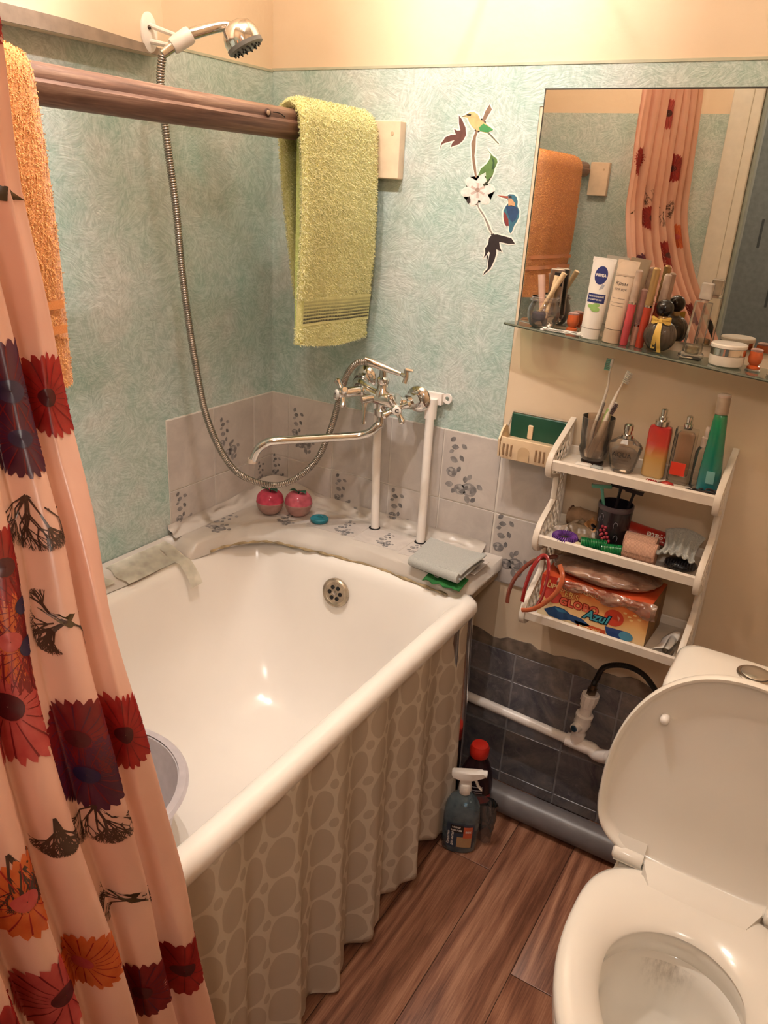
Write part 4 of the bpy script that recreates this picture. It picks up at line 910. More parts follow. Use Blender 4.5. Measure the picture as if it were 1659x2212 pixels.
# squeeze tubes standing on their caps
def tube_pack(name,lab,x,y,w_,h,caph,body,capm,lean=0,rz=0,deco=None):
    t=thing(name,lab,'tube',WR(x,y),rotz=rz); t.rotation_euler=(0,lean,rz)
    part('cap',MB().lathe([(w_*.42,0),(w_*.46,.001),(w_*.47,caph)],28),capm,t,local=True)
    rings=[]
    for i in range(11):
        f=i/10; a=lerp(w_*.48,w_*.56,f); b=lerp(w_*.46,.0012,f**1.3); rings.append([(a*math.cos(2*PI*k/32),b*math.sin(2*PI*k/32),caph+.001+(h-caph)*f) for k in range(32)])
    part('body',MB().loft(rings,cap=True),body,t,local=True)
    part('crimp',MB().box((-w_*.57,-.0012,h-.006),(w_*.57,.0012,h+.003)),body,t,local=True,smooth=False)
    def wrapf(P,lift=.0004):      # (x, z) on the front of the tube
        xx,zz=P; f=max(0,min(1,(zz-caph)/(h-caph))); a=lerp(w_*.48,w_*.56,f); b=lerp(w_*.46,.0012,f**1.3); c=max(-.98,min(.98,xx/a)); return Vector((xx,-b*math.sqrt(1-c*c)-lift,zz))
    if deco: deco(t,wrapf)
    return t
def wrap_text(t,wf,s,size,x,z,m,bold=.0002,lift=.0008,nm='lettering',rot=0,shear=0):
    q=text_mb(s,size,bold=bold,shear=shear)
    if rot: q.rot(rot,'Z')
    q.v=[wf((p.x+x,p.y+z),lift) for p in q.v]; part(nm,q,m,t,local=True,ang=180)
def wrap_poly(t,wf,P,m,nm,lift=.0004):
    c=(sum(a for a,b in P)/len(P),sum(b for a,b in P)/len(P)); q=MB(); rings=[[wf((lerp(c[0],a,f),lerp(c[1],b,f)),lift) for a,b in P] for f in (.02,.35,.7,1)]
    part(nm,q.loft(rings),m,t,local=True,ang=180)
navy=mat('navy_print',(30,44,110),.4); whitem=mat('white_tube',(236,230,222),.3,var=.02); dkt=mat('dark_text',(70,66,70),.5)
def deco_n(t,wf):
    wrap_poly(t,wf,[(.0125*math.cos(a*.262),.121+.017*math.sin(a*.262)) for a in range(24)],navy,'round_emblem')
    wrap_text(t,wf,'NIVEA',.0072,0,.121,whitem,.0003,.0010)
    part('blue_band',MB().grid(lambda u,v:wf((-.0165+.033*u,.070+.0165*v),.0006),16,3),navy,t,local=True,ang=180)
    wrap_text(t,wf,'УВЛАЖНЕНИЕ',.0042,0,.0815,whitem,.0001,.0012); wrap_text(t,wf,'И СМЯГЧЕНИЕ',.0036,-.001,.0755,whitem,.0001,.0012)
    al=mat('aloe_green',(150,190,110),.4)
    for cx,cz,rr in ((.003,.058,.009),(-.006,.063,.007),(.004,.066,.007)): wrap_poly(t,wf,[(cx+rr*math.cos(a*.524),cz+rr*.55*math.sin(a*.524)) for a in range(12)],al,'aloe_print',.0006+cz*.004)
    wrap_poly(t,wf,[(.002,.094),(.009,.097),(.011,.104),(.006,.106),(.003,.100)],mat('pale_print',(180,180,186),.4),'hand_print')
tube_pack('hand_cream_tube','white hand cream tube with dark blue round emblem standing on its cap',.842,-.052,.040,.150,.020,whitem,whitem,.055,.05,deco_n)
beige=mat('beige_tube',(222,200,176),.35)
def deco_b(t,wf):
    wrap_poly(t,wf,[(-.018,.124),(0,.125),(.018,.124),(.018,.130),(0,.131),(-.018,.130)],mat('beige_band',(186,166,146),.4),'band')
    wrap_text(t,wf,'Крем',.009,-.003,.112,dkt,0,.0009,shear=.2); wrap_text(t,wf,'для рук',.0062,-.002,.102,dkt,0,.0009)
    for z in (.084,.076,.070): wrap_poly(t,wf,[(-.014,z),(0,z),(.010,z),(.010,z+.0016),(0,z+.0016),(-.014,z+.0016)],mat('text_line',(170,150,132),.5),'text_line')
tube_pack('cream_tube','beige cosmetic cream tube standing just right of the white hand cream tube',.885,-.052,.036,.152,.026,beige,mat('beige_cap',(204,180,156),.3),.075,.05,deco_b)
# lip gloss tubes
def gloss(x,y,h,r,capf,c,lab,lean=.05,capm=None):
    t=thing('lip_gloss',lab,'lip gloss',WR(x,y),'lip gloss tubes'); t.rotation_euler=(0,lean,0)
    lm=mat('gloss_%d_%d'%(c[0],c[1]),c,.12,Coat_Weight=.6); part('vial',MB().lathe([(r*.8,0),(r,.002),(r,h*capf),(r*.75,h*capf+.001)],18),lm,t,local=True)
    part('cap',MB().lathe([(r*.8,h*capf+.001),(r*.97,h*capf+.002),(r*.9,h-.003),(r*.5,h)],18),capm or gold,t,local=True)
    part('gold_ring',MB().lathe([(r*1.02,h*capf-.001),(r*1.02,h*capf+.003)],18),chrome,t,local=True)
frost=clear('frosted_cap',(228,206,190),.5,.2,.7,.5)
gloss(.912,-.058,.142,.0075,.56,(212,84,92),'tall pink lip gloss tube with frosted cap, leftmost of the glosses',.06,frost)
gloss(.926,-.040,.108,.0070,.35,(214,160,140),'short clear lip gloss tube between the pink and the red ones',.05,clr_pink)
gloss(.941,-.052,.150,.0078,.52,(190,66,44),'tall orange red lip gloss tube with slim gold cap, next to the round perfume flask',.06)
gloss(.957,-.026,.140,.0075,.62,(168,84,58),'brownish lip gloss tube with frosted cap standing behind the red one by the mirror',.07,frost)
# round perfume flask with black ball stopper and ribbon
x,y=.978,-.058; t=thing('perfume_flask','round smoky ribbed perfume flask with black ball stopper and yellow ribbon bow','perfume',WR(x,y))
smoky=clear('smoky_glass',(128,112,98),.35,.05,1.4,.5); R=.030
def rib(u,v):
    a=u*2*PI; ph=.12+v*(PI-.24); rr=R*(1+.02*math.cos(a*24)); return (rr*math.sin(ph)*math.cos(a),rr*.8*math.sin(ph)*math.sin(a),R*1.0-R*math.cos(ph)+.001)
part('flask',MB().grid(rib,96,24),smoky,t,local=True); part('liquid',MB().sph((0,0,R*.85),R*.86,24,14,(1,.78,.82)),clear('amber_liquid',(128,92,68),.4,.1,.5,.4),t,local=True)
part('collar',MB().lathe([(.009,2*R-.002),(.010,2*R+.004),(.008,2*R+.008)],18),gold,t,local=True); part('ball_stopper',MB().sph((0,0,2*R+.021),.0165,24,16),mat('black_gloss',(20,17,18),.14),t,local=True)
yel=mat('yellow_ribbon',(226,188,92),.55,bump=.2)
for s in (-1,1): part('bow_loop',MB().grid(lambda u,v:(s*(.002+.016*math.sin(PI*u)*(1)),-.0145-.004*math.cos(2*PI*u)-.0,2*R+.000+(v-.5)*.010*(.35+.65*math.sin(PI*u))+.003*math.sin(2*PI*u)),14,4),yel,t,local=True,ang=180)
part('bow_knot',MB().bbox((-.0035,-.019,2*R-.004),(.0035,-.012,2*R+.004),.0012),yel,t,local=True)
for s,L_ in ((-.30,.050),(.28,.056)):
    part('ribbon_tail',MB().grid(lambda u,v:((v-.5)*.0075+s*.022*u,-.017-.0095*math.sin(PI*min(1,u*1.05)),2*R-.002-u*L_),14,2),yel,t,local=True,ang=180)
# tall clear glass bottle
cg=clear('clear_glass',(250,248,244),.03,.03,1.4,.14)
x,y=1.040,-.060; t=thing('tall_perfume_bottle','tall clear fluted glass perfume bottle with square cap on the glass shelf','perfume',WR(x,y)); t.rotation_euler=(0,.05,0)
def fl(i,f): return (.0165 if i%4 else .0150)*lerp(1,.86,f)
part('bottle',MB().loft([[(lerp(.0175,.0155,f)*(1+.0)*math.copysign(abs(math.cos(2*PI*i/48))**.55,math.cos(2*PI*i/48))*(.96 if i%4<2 else 1),lerp(.0135,.012,f)*math.copysign(abs(math.sin(2*PI*i/48))**.55,math.sin(2*PI*i/48))*(.96 if i%4<2 else 1),.014+f*.090) for i in range(48)] for f in (0,.25,.5,.75,1)],cap=True),cg,t,local=True)
part('glass_base',MB().bbox((-.021,-.016,0),(.021,.016,.012),.003),cg,t,local=True); part('inner_well',MB().lathe([(.004,.008),(.012,.010),(.013,.020),(.012,.024)],20),clear('pale_liquid',(236,230,206),.2,.05,.8,.4),t,local=True)
part('neck',MB().lathe([(.007,.104),(.007,.110)],16),frost,t,local=True); part('cap',MB().bbox((-.0105,-.0085,.108),(.0105,.0085,.138),.002),clear('frost_clear_cap',(232,224,214),.35,.1,1.,.5),t,local=True)
# round cream jar
x,y=1.103,-.058; t=thing('face_cream_jar','squat round cream jar with white lid and silver band on the glass shelf','jar',WR(x,y))
part('pot',MB().lathe([(.024,0),(.029,.002),(.0305,.006),(.0305,.020)],40),mat('white_gloss',(236,226,212),.12),t,local=True); part('silver_band',MB().lathe([(.0298,.0203),(.0312,.0206),(.0312,.0325),(.0298,.033)],40),chrome,t,local=True)
part('lid',MB().lathe([(.030,.033),(.0318,.0335),(.0318,.0385),(.030,.0405),(0,.041)],40),mat('lid_white',(238,230,218),.22),t,local=True)
x,y=1.200,-.060; t=thing('clear_box','small square clear and white cosmetic case at the right edge of the shelf','case',WR(x,y)); part('base',MB().bbox((-.024,-.020,0),(.024,.020,.007),.002),jarc,t,local=True); part('pan',MB().lathe([(.017,.007),(.017,.010),(.014,.012)],24),whitem,t,local=True); part('lid',MB().bbox((-.023,-.018,.012),(.023,.019,.014),.001),jarc,t,local=True)

# ================================================================= SOAP DISH
t=thing('soap_dish','cream plastic wall soap dish with dark green back left of the shelf unit','soap dish',(.742,-.03,.905))
gb=mat('green_back',(28,78,58),.35); crm=mat('cream_plastic',(228,200,164),.35,var=.04)
part('green_back',MB().bbox((.684,-.010,.915),(.812,-.0042,.992),.002).bbox((.684,-.055,.912),(.812,-.008,.918),.002),gb,t)
part('grey_rim',MB().tube([(.681,-.045,.93),(.680,-.012,.965),(.686,-.006,.994),(.812,-.006,.994)],.0022,6),mat('dish_rim',(176,160,140),.4),t)
fr=MB(); pr_=[(-.060,.900),(-.068,.904),(-.072,.925),(-.070,.950),(-.066,.951),(-.066,.925),(-.062,.908)]
def dishring(x,s): return [(x,y,z) for y,z in pr_]
fr.loft([[(x,-.035+(y+.035)*s,.925+(z-.925)*1) for y,z in pr_] for x,s in ((.683,.55),(.688,.9),(.70,1),(.795,1),(.806,.92),(.812,.6))],cap=True)
part('front_bowl',fr,crm,t)
part('side_ear',MB().prism([(-.010,.905),(-.066,.905),(-.070,.945),(-.055,.965),(-.040,.972),(-.028,.965),(-.022,.950),(-.010,.940)],lambda a,b,h:(.682+h,a,b),.004),crm,t)
part('tray',MB().bbox((.686,-.066,.934),(.811,-.012,.940),.002),crm,t)
part('back_tab',MB().bbox((.726,-.014,.940),(.738,-.009,.972),.002),crm,t)
sl_=mat('slot_shade',(150,116,84),.6)
for x in (.695,.704,.713,.770,.779,.788): part('slot',MB().bbox((x,-.0735,.911),(x+.004,-.0705,.938),.0008),sl_,t)
part('arch_panel',MB().prism([(.731,.906),(.757,.906),(.757,.927)]+[(.744+.013*math.cos(a*.3927),.927+.011*math.sin(a*.3927)) for a in range(1,8)]+[(.731,.927)],lambda a,b,h:(a,-.0712-h,b),.0014),mat('arch',(206,176,138),.4),t)

# ================================================================= THREE TIER SHELF UNIT
su=thing('shelf_unit','white plastic three tier wall shelf with lattice sides, filled with toiletries','shelf',(.985,-.07,.58))
XL,XR=.822,1.150
def bulge(z0,d): return [(-.004,z0+.070),(-.052,z0+.046),(-d+.012,z0+.022),(-d,z0+.002),(-d+.001,z0-.018),(-d+.018,z0-.034),(-.068,z0-.046)]
tz=[(.935,.126),(.775,.146),(.604,.166)]
front=smooth_path([(0,-.004,1.003),(0,-.050,.982),(0,-.100,.960),(0,-.122,.944),(0,-.128,.925),(0,-.118,.906),(0,-.080,.896),(0,-.066,.888),(0,-.066,.845),(0,-.070,.832),(0,-.118,.808),(0,-.140,.790),(0,-.148,.768),(0,-.138,.746),(0,-.096,.738),(0,-.080,.728),(0,-.080,.690),(0,-.086,.670),(0,-.136,.640),(0,-.158,.622),(0,-.168,.600),(0,-.160,.580),(0,-.120,.572),(0,-.004,.570)],5)
for xs in (XL,XR):
    P=[Vector((xs,p.y,p.z)) for p in front]
    fr_=MB()
    for (dx_,) in ((0,),):
        rr=[]
        for i,p in enumerate(P):
            t_=(P[min(i+1,len(P)-1)]-P[max(i-1,0)]).normalized(); n_=Vector((0,t_.z,-t_.y)); 
            rr.append([p+Vector((sx*.006,0,0))+n_*sy for sx,sy in ((-1,-.0035),(-1,.0035),(-.6,.0045),(.6,.0045),(1,.0035),(1,-.0035),(.6,-.0045),(-.6,-.0045))])
        fr_.loft(rr,cap=True)
    sf=part('side_frame',fr_,shelf_plastic,su)
    part('back_bar',MB().bbox((xs-.005,-.010,.572),(xs+.005,-.0042,1.002),.002),shelf_plastic,su)
    # lattice inside the frame
    lat=MB()
    def yf(z):
        b=None
        for a,c in zip(front,front[1:]):
            if (a.z-z)*(c.z-z)<=0 and abs(a.z-c.z)>1e-6 and a.y<-.01:
                y=lerp(a.y,c.y,(z-a.z)/(c.z-a.z)); b=y if b is None else max(b,y)
        return b if b is not None else -.01
    def inside(y,z): return .574<z<1.0 and yf(z)<y<-.008
    for s in (1,-1):
        for c in [k*.030 for k in range(-50,60)]:
            run=[]
            for i in range(140):
                y=-.006-i*.0012; z=c+s*y*1.45
                if inside(y,z): run.append((xs,y+.0022*math.sin(z*210),z))
                else:
                    if len(run)>3: lat.tube(run[::3]+[run[-1]] if len(run)>6 else run,.0019,5)
                    run=[]
            if len(run)>3: lat.tube(run[::3]+[run[-1]],.0019,5)
    part('side_lattice',lat,shelf_plastic,su)
for (z,d) in tz:
    tr=MB().bbox((XL+.005,-d+.004,z-.010),(XR-.005,-.012,z-.006),.001)
    part('tray_floor',tr,shelf_plastic,su)
    part('tray_lip',MB().loft([[(x,-d+a,z+b) for a,b in ((0,-.014),(.006,-.016),(.009,-.010),(.006,.006),(.002,.008),(-.001,.004))] for x in (XL+.003,XR-.003)],cap=True),shelf_plastic,su,ang=30)
    part('back_rail',MB().bbox((XL+.004,-.010,z-.010),(XR-.004,-.005,z+.012),.002),shelf_plastic,su)
ZT1,ZT2,ZT3=.9295,.7695,.5985
# --- top tray
x,y=.888,-.052; t=thing('toothbrush_glass','smoky grey glass tumbler holding toothbrushes on the top tray','glass',(x,y,ZT1))
smoke2=clear('smoke_tumbler',(232,222,212),.08,.04,1.5,.30)
part('wall',MB().lathe([(.0,.008),(.020,.008),(.026,.014),(.031,.030),(.031,.036),(.0285,.042),(.031,.060),(.033,.092),(.0335,.100),(.0318,.100),(.031,.090),(.0265,.042),(.028,.032),(.024,.018),(0,.012)],36,cap=False),smoke2,t,local=True)
part('heavy_base',MB().lathe([(.022,0),(.0235,.002),(.0235,.006),(.017,.010)],28),clear('dark_glass_base',(70,60,56),.4,.05,1.,.6),t,local=True)
def brush(a,b,hd,c1,c2,lab,bend=.01,fat=.0055):
    t=thing('toothbrush',lab,'toothbrush',tuple(a),'toothbrushes'); a=Vector(a);b=Vector(b); d=b-a; n=Vector(hd).normalized()
    P=smooth_path([a,a+d*.25+n*bend*.3,a+d*.5-n*bend*.2,a+d*.72-n*bend*.4,a+d*.86,b],4)
    R_=[interp([(0,fat*.7),(.2,fat),(.45,fat*.75),(.7,.0026),(.85,.0024),(.9,.0048),(1,.004)],i/20) for i in range(21)]
    part('handle',MB().tube(P,R_,12,flat=.75),mat('brush_white',(230,218,204),.25),t)
    part('grip',MB().tube([q+n*-.0008 for q in P[3:10]],[fat*.8]*7,10,flat=.9),c1,t)
    br=MB(); dd=(P[-1]-P[-4]).normalized(); s=dd.cross(n).normalized()
    for i in range(7):
        for j in (-1,0,1):
            o=P[-1]-dd*(.003+i*.0034)+s*j*.0025; br.tube([o,o+n*.0115],[.0013,.0014],6)
    part('bristle_tufts',br,c2,t,stuff=True)
brush((.876,-.045,.945),(.889,-.026,1.145),(-1,-.2,.1),mat('grey_grip',(150,140,134),.4),mat('teal_bristle',(120,170,150),.7),'toothbrush with pale teal bristles, the taller one in the smoky glass')
brush((.884,-.066,.946),(.924,-.028,1.126),(.9,-.6,-.1),mat('lime_grip',(160,180,110),.4),mat('white_bristle',(220,210,200),.7),'toothbrush with lime grip and white bristles leaning right in the smoky glass',.006,.0085)
brush((.874,-.060,.946),(.915,-.040,1.062),(.4,-.9,0),mat('dark_grip',(56,46,50),.4),mat('dark_bristle2',(90,70,70),.7),'short dark backed toothbrush mostly inside the smoky glass',.004,.005)
t=thing('blue_white_case','small white plastic case with grey end lying at the front left of the top tray','case',(.892,-.092,ZT1)); part('white_body',MB().bbox((-.026,-.008,.001),(.006,.008,.010),.002).rot(.12,'Z'),whitem,t,local=True); part('grey_end',MB().bbox((.007,-.008,.001),(.030,.008,.010),.002).rot(-.12,'Z'),mat('pale_grey_plastic',(168,172,172),.4),t,local=True)
# AQUA perfume
x,y=.953,-.064; t=thing('aqua_perfume','squat clear faceted perfume bottle with silver pump and dark lettering on the top tray','perfume',(x,y,ZT1))
def fac(r,z,n=12): return (r,z)
part('bottle',MB().loft([[(r*math.cos(2*PI*i/12+.26),r*.62*math.sin(2*PI*i/12+.26),z) for i in range(12)] for r,z in ((.020,.001),(.024,.006),(.0335,.046),(.0345,.054),(.030,.062),(.016,.072),(.010,.073))],cap=True),clear('aqua_glass',(246,240,232),.05,.04,2.0,.25),t,local=True,ang=12)
part('liquid',MB().lathe([(.014,.006),(.020,.010),(.027,.044),(.020,.050)],12).xf(Matrix.Diagonal((1,.55,1,1))),clear('grey_liquid',(214,206,198),.2,.1,.6,.3),t,local=True)
part('silver_collar',MB().lathe([(.012,.072),(.012,.078),(.008,.080),(.008,.088),(.0095,.088),(.0095,.098),(.006,.101)],22),chrome,t,local=True)
q=text_mb('AQUA',.0135,bold=.0001); q.v=[Vector((p.x,-.0216-(p.y)*.12,.040+p.y)) for p in q.v]; part('lettering',q,mat('grey_text',(40,34,34),.4),t,local=True,ang=180)
q=text_mb('EAU DE TOILETTE',.0036); q.v=[Vector((p.x,-.0205,.029+p.y)) for p in q.v]; part('lettering',q,mat('grey_text',(40,34,34),.4),t,local=True,ang=180)
# red gradient bottle
x,y=1.012,-.050; t=thing('red_perfume','rectangular perfume bottle fading from red at the top to yellow with silver pump','perfume',(x,y,ZT1))
g=NT('red_yellow_glass'); s_=g.n('ShaderNodeSeparateXYZ',i_0=g.co()); g.set(Base_Color=g.ramp(g.math('DIVIDE',s_.outputs[2],.11),[(.0,srgb((200,168,110))),(.35,srgb((206,160,90))),(.62,srgb((196,70,56))),(1,srgb((184,40,40)))]),Roughness=.08,Coat_Weight=.6,Alpha=.93)
part('bottle',MB().loft([rrect(-.022*k,-.013*k,.022*k,.013*k,z,.007) for k,z in ((.85,0),(1,.004),(1,.096),(.9,.104),(.5,.108))],cap=True),g.m,t,local=True)
part('silver_collar',MB().lathe([(.014,.106),(.014,.116),(.009,.118),(.009,.124),(.0065,.125),(.0065,.138),(.004,.140)],22),chrome,t,local=True)
# clear bottle with red label
x,y=1.062,-.056; t=thing('red_label_perfume','rectangular clear perfume bottle with a square red label on the top tray','perfume',(x,y,ZT1))
part('bottle',MB().loft([rrect(-.0205*k,-.012*k,.0205*k,.012*k,z,.003) for k,z in ((.95,0),(1,.002),(1,.108),(.97,.110)) ],cap=True),cg,t,local=True,ang=20)
part('inner_cavity',MB().loft([rrect(-.0165*k,-.009*k,.0165*k,.009*k,z,.004) for k,z in ((.8,.014),(1,.018),(1,.098),(.8,.103))],cap=True),clear('rosy_liquid',(250,232,216),.03,.05,1.2,.12),t,local=True,ang=20)
part('red_label',MB().bbox((-.016,-.0132,.018),(.012,-.0123,.044),.0002),mat('red_label',(222,62,40),.35),t,local=True,smooth=False)
part('pump',MB().lathe([(.0075,.110),(.0085,.112),(.0085,.120),(.0060,.122),(.0065,.134),(.004,.136)],20),chrome,t,local=True)
# small clear spray
x,y=1.100,-.060; t=thing('small_spray','small round clear pump spray bottle behind the green bottle','bottle',(x,y,ZT1))
part('bottle',MB().lathe([(.014,0),(.0155,.003),(.0155,.070),(.012,.080),(.008,.085)],26),cg,t,local=True); part('collar',MB().lathe([(.0095,.083),(.0095,.101),(.0085,.102)],20),frost,t,local=True); part('pump_head',MB().lathe([(.0055,.102),(.0055,.120),(.004,.122)],16),frost,t,local=True)
# tall tapering green teal bottle
x,y=1.122,-.076; t=thing('green_spray_bottle','tall tapering translucent green to teal bottle with clear cap on the top tray','bottle',(x,y,ZT1)); t.rotation_euler=(.0,-.03,0)
g=NT('green_teal'); s_=g.n('ShaderNodeSeparateXYZ',i_0=g.co()); g.set(Base_Color=g.ramp(g.math('DIVIDE',s_.outputs[2],.15),[(.0,srgb((30,116,130))),(.35,srgb((24,112,96))),(1,srgb((22,120,72)))]),Roughness=.15,Coat_Weight=.5)
part('bottle',MB().loft([[(a*math.cos(2*PI*i/28),b*math.sin(2*PI*i/28),z) for i in range(28)] for a,b,z in ((.018,.012,0),(.0215,.015,.003),(.0205,.0145,.04),(.0165,.013,.09),(.013,.011,.14),(.0115,.0105,.152),(.009,.009,.154))],cap=True),g.m,t,local=True)
part('label',MB().bbox((-.004,-.0162,.022),(.011,-.0150,.046),.0003),mat('pale_label',(120,176,172),.4),t,local=True)
part('cap',MB().lathe([(.0112,.154),(.0122,.156),(.0118,.186),(.010,.190)],22),clear('cloudy_cap',(212,190,166),.45,.1,.8,.5),t,local=True); part('nozzle',MB().lathe([(.006,.156),(.006,.180)],14),whitem,t,local=True); part('cap_top',MB().lathe([(.0122,.1865),(.0122,.1905),(.008,.192)],22),frost,t,local=True)
# hair clip and ties
rdp=mat('red_plastic',(166,34,30),.2,Coat_Weight=.4); t=thing('red_hair_clip','red plastic hair claw clip at the front of the top tray','hair clip',(1.040,-.100,ZT1+.0005))
part('wing',MB().sph((.012,0,.006),.010,16,10,(1.25,.7,.55)),rdp,t,local=True)
for i in range(5): part('tooth',MB().tube([(-.004-i*.004,-.002,.004+i*.001),(-.010-i*.004,-.006,.010),(-.012-i*.004,-.010,.004)],.0012,6),rdp,t,local=True)
part('spring',MB().tube([(-.004,-.006,.006),(.004,.006,.006)],.003,8),chrome_dull,t,local=True)
dkr=mat('dark_elastic',(52,40,38),.7)
for k in range(4):
    cx,cy,a=1.100+k*.012,-.098-.002*(k%2),.35*k; t=thing('hair_elastic',('dark elastic hair tie at the left end of the heap before the green bottle','dark elastic hair tie second from the left in the heap','dark elastic hair tie third from the left in the heap','dark elastic hair tie on the right, touching the shelf side')[k],'hair tie',(cx,cy,ZT1+.001+k*.0028),'dark hair elastics')
    part('band',MB().tube([(.014*math.cos(i*PI/10),.010*math.sin(i*PI/10),.002+.0012*math.sin(i*.9+a)) for i in range(21)],.0016,6,cap=False),dkr,t,local=True)
# --- middle tray
def coil(cx,cy,cz,R,r,n,m,nm,lab,tilt=0,grp=None,wire=.0011):
    t=thing(nm,lab,'hair tie',(cx,cy,cz),grp); P=[]
    for i in range(n*10+1):
        a=2*PI*i/(n*10); b=a*n; P.append((( R+r*math.cos(b))*math.cos(a),(R+r*math.cos(b))*math.sin(a)*.9,r+wire+r*math.sin(b)+.0))
    part('spiral',MB().tube(P,wire,6,cap=False),m,t,local=True); t.location.z+=.002; t.rotation_euler=(tilt,0,0); return t
purp_m=mat('purple_plastic',(112,62,150),.25); tc_=coil(.876,-.122,ZT2+.004,.0205,.0060,34,purp_m,'spiral_hair_tie','purple spiral hair tie at the left end of the middle tray',.06,wire=.0011)
part('core_ring',MB().tube([(.0205*math.cos(2*PI*i/32),.0205*.9*math.sin(2*PI*i/32),.0072) for i in range(33)],.0046,10,cap=False),mat('purple_core',(60,30,88),.4),tc_,local=True)
grn=mat('green_plastic',(20,112,58),.2)
for k,(a,b,lab) in enumerate((((.912,-.128,.0),(.962,-.112,0),'green spring hair tie on the middle tray, left of the two'),((.955,-.134,0),(.998,-.116,0),'green spring hair tie on the middle tray, nearest the bandage rolls'))):
    a=Vector(a)+Vector((0,0,ZT2+.0125));b=Vector(b)+Vector((0,0,ZT2+.0125)); t=thing('green_coil',lab,'hair tie',tuple(a),'green spring hair ties'); d=b-a; s=Vector((-d.y,d.x,0)).normalized(); P=[a+d*(i/180)+s*.011*math.cos(i*.56)+Vector((0,0,.011))*math.sin(i*.56) for i in range(181)]
    part('spiral',MB().tube(P,.0017,6),grn,t); part('core_band',MB().tube([a,b],.0050,14),mat('green_core_dark',(14,60,36),.4),t)
x,y=.958,-.074; t=thing('berry_cup','dark cup with red berries painted on it holding razors on the middle tray','cup',(x,y,ZT2))
dk=mat('dark_ceramic',(34,26,32),.25)
part('cup_wall',MB().lathe([(.0,.0),(.029,.0),(.031,.003),(.0335,.05),(.0355,.090),(.0355,.094),(.0325,.094),(.0305,.05),(.028,.006),(0,.005)],36,cap=False),dk,t,local=True); part('rim_band',MB().lathe([(.0352,.084),(.0358,.086),(.0360,.092),(.0352,.0945),(.0330,.0945)],36,cap=False),mat('rim_grey',(74,62,68),.3),t,local=True)
br=mat('berry_red',(150,38,54),.4); r=random.Random(4)
for (a,z) in ((-1.95,.050),(-1.8,.044),(-1.65,.038),(-2.05,.040),(-1.9,.034),(-1.72,.028),(-1.55,.030),(-1.6,.020),(-1.85,.024),(-1.45,.022),(-2.0,.030),(-1.75,.050)):
    part('berry',MB().sph((.0338*math.cos(a),.0338*math.sin(a),z),.0036,10,8,(1,1,1)),br,t,local=True)
lf=mat('cup_line',(128,118,126),.4)
for a,z,s in ((-2.25,.062,1),(-2.1,.070,-1),(-1.2,.058,1),(-1.1,.030,-1),(-2.35,.028,1)):
    part('leaf_line',MB().tube([(.0352*math.cos(a+s*.12*math.cos(k*.5)),.0352*math.sin(a+s*.12*math.cos(k*.5)),z+.007*math.sin(k*.5)) for k in range(9)],.0006,5),lf,t,local=True)
def razor(a,b,hdir,c,lab,w_=.040,tk=.0035):
    a=Vector(a);b=Vector(b);hd=Vector(hdir).normalized(); t=thing('razor',lab,'razor',tuple(a),'razors'); d=(b-a).normalized()
    part('handle',MB().tube([a,lerp(a,b,.5)+Vector((0,-.002,0)),lerp(a,b,.9),b],[.0045,.004,.003,.005],10),c,t)
    n_=hd.cross(d).normalized(); q=MB()
    q.add([b+hd*(sx*w_/2)+n_*(sy*.0055)+d*(sz*tk) for sx in (-1,1) for sy in (-1,1) for sz in (-1,1)],[(0,1,3,2),(4,6,7,5),(0,4,5,1),(2,3,7,6),(0,2,6,4),(1,5,7,3)]); part('head',q,c,t,smooth=False)
    for k in (-1,1): part('blade',MB().tube([b+hd*(-w_*.42)+n_*(k*.002)+d*(tk+.0004),b+hd*(w_*.42)+n_*(k*.002)+d*(tk+.0004)],.0006,4),chrome,t)
razor((.955,-.085,ZT2+.012),(.922,-.074,.893),(1,.15,.12),mat('teal_razor',(98,170,148),.3),'pale teal disposable razor leaning left in the dark berry cup')
razor((.950,-.062,ZT2+.012),(.958,-.060,.897),(1,.1,-.06),mat('black_razor',(44,36,40),.3),'black disposable razor standing in the middle of the dark berry cup',.042)
razor((.966,-.062,ZT2+.012),(.986,-.058,.892),(1,.1,-.1),mat('black_razor',(44,36,40),.3),'black disposable razor leaning right in the dark berry cup',.036)
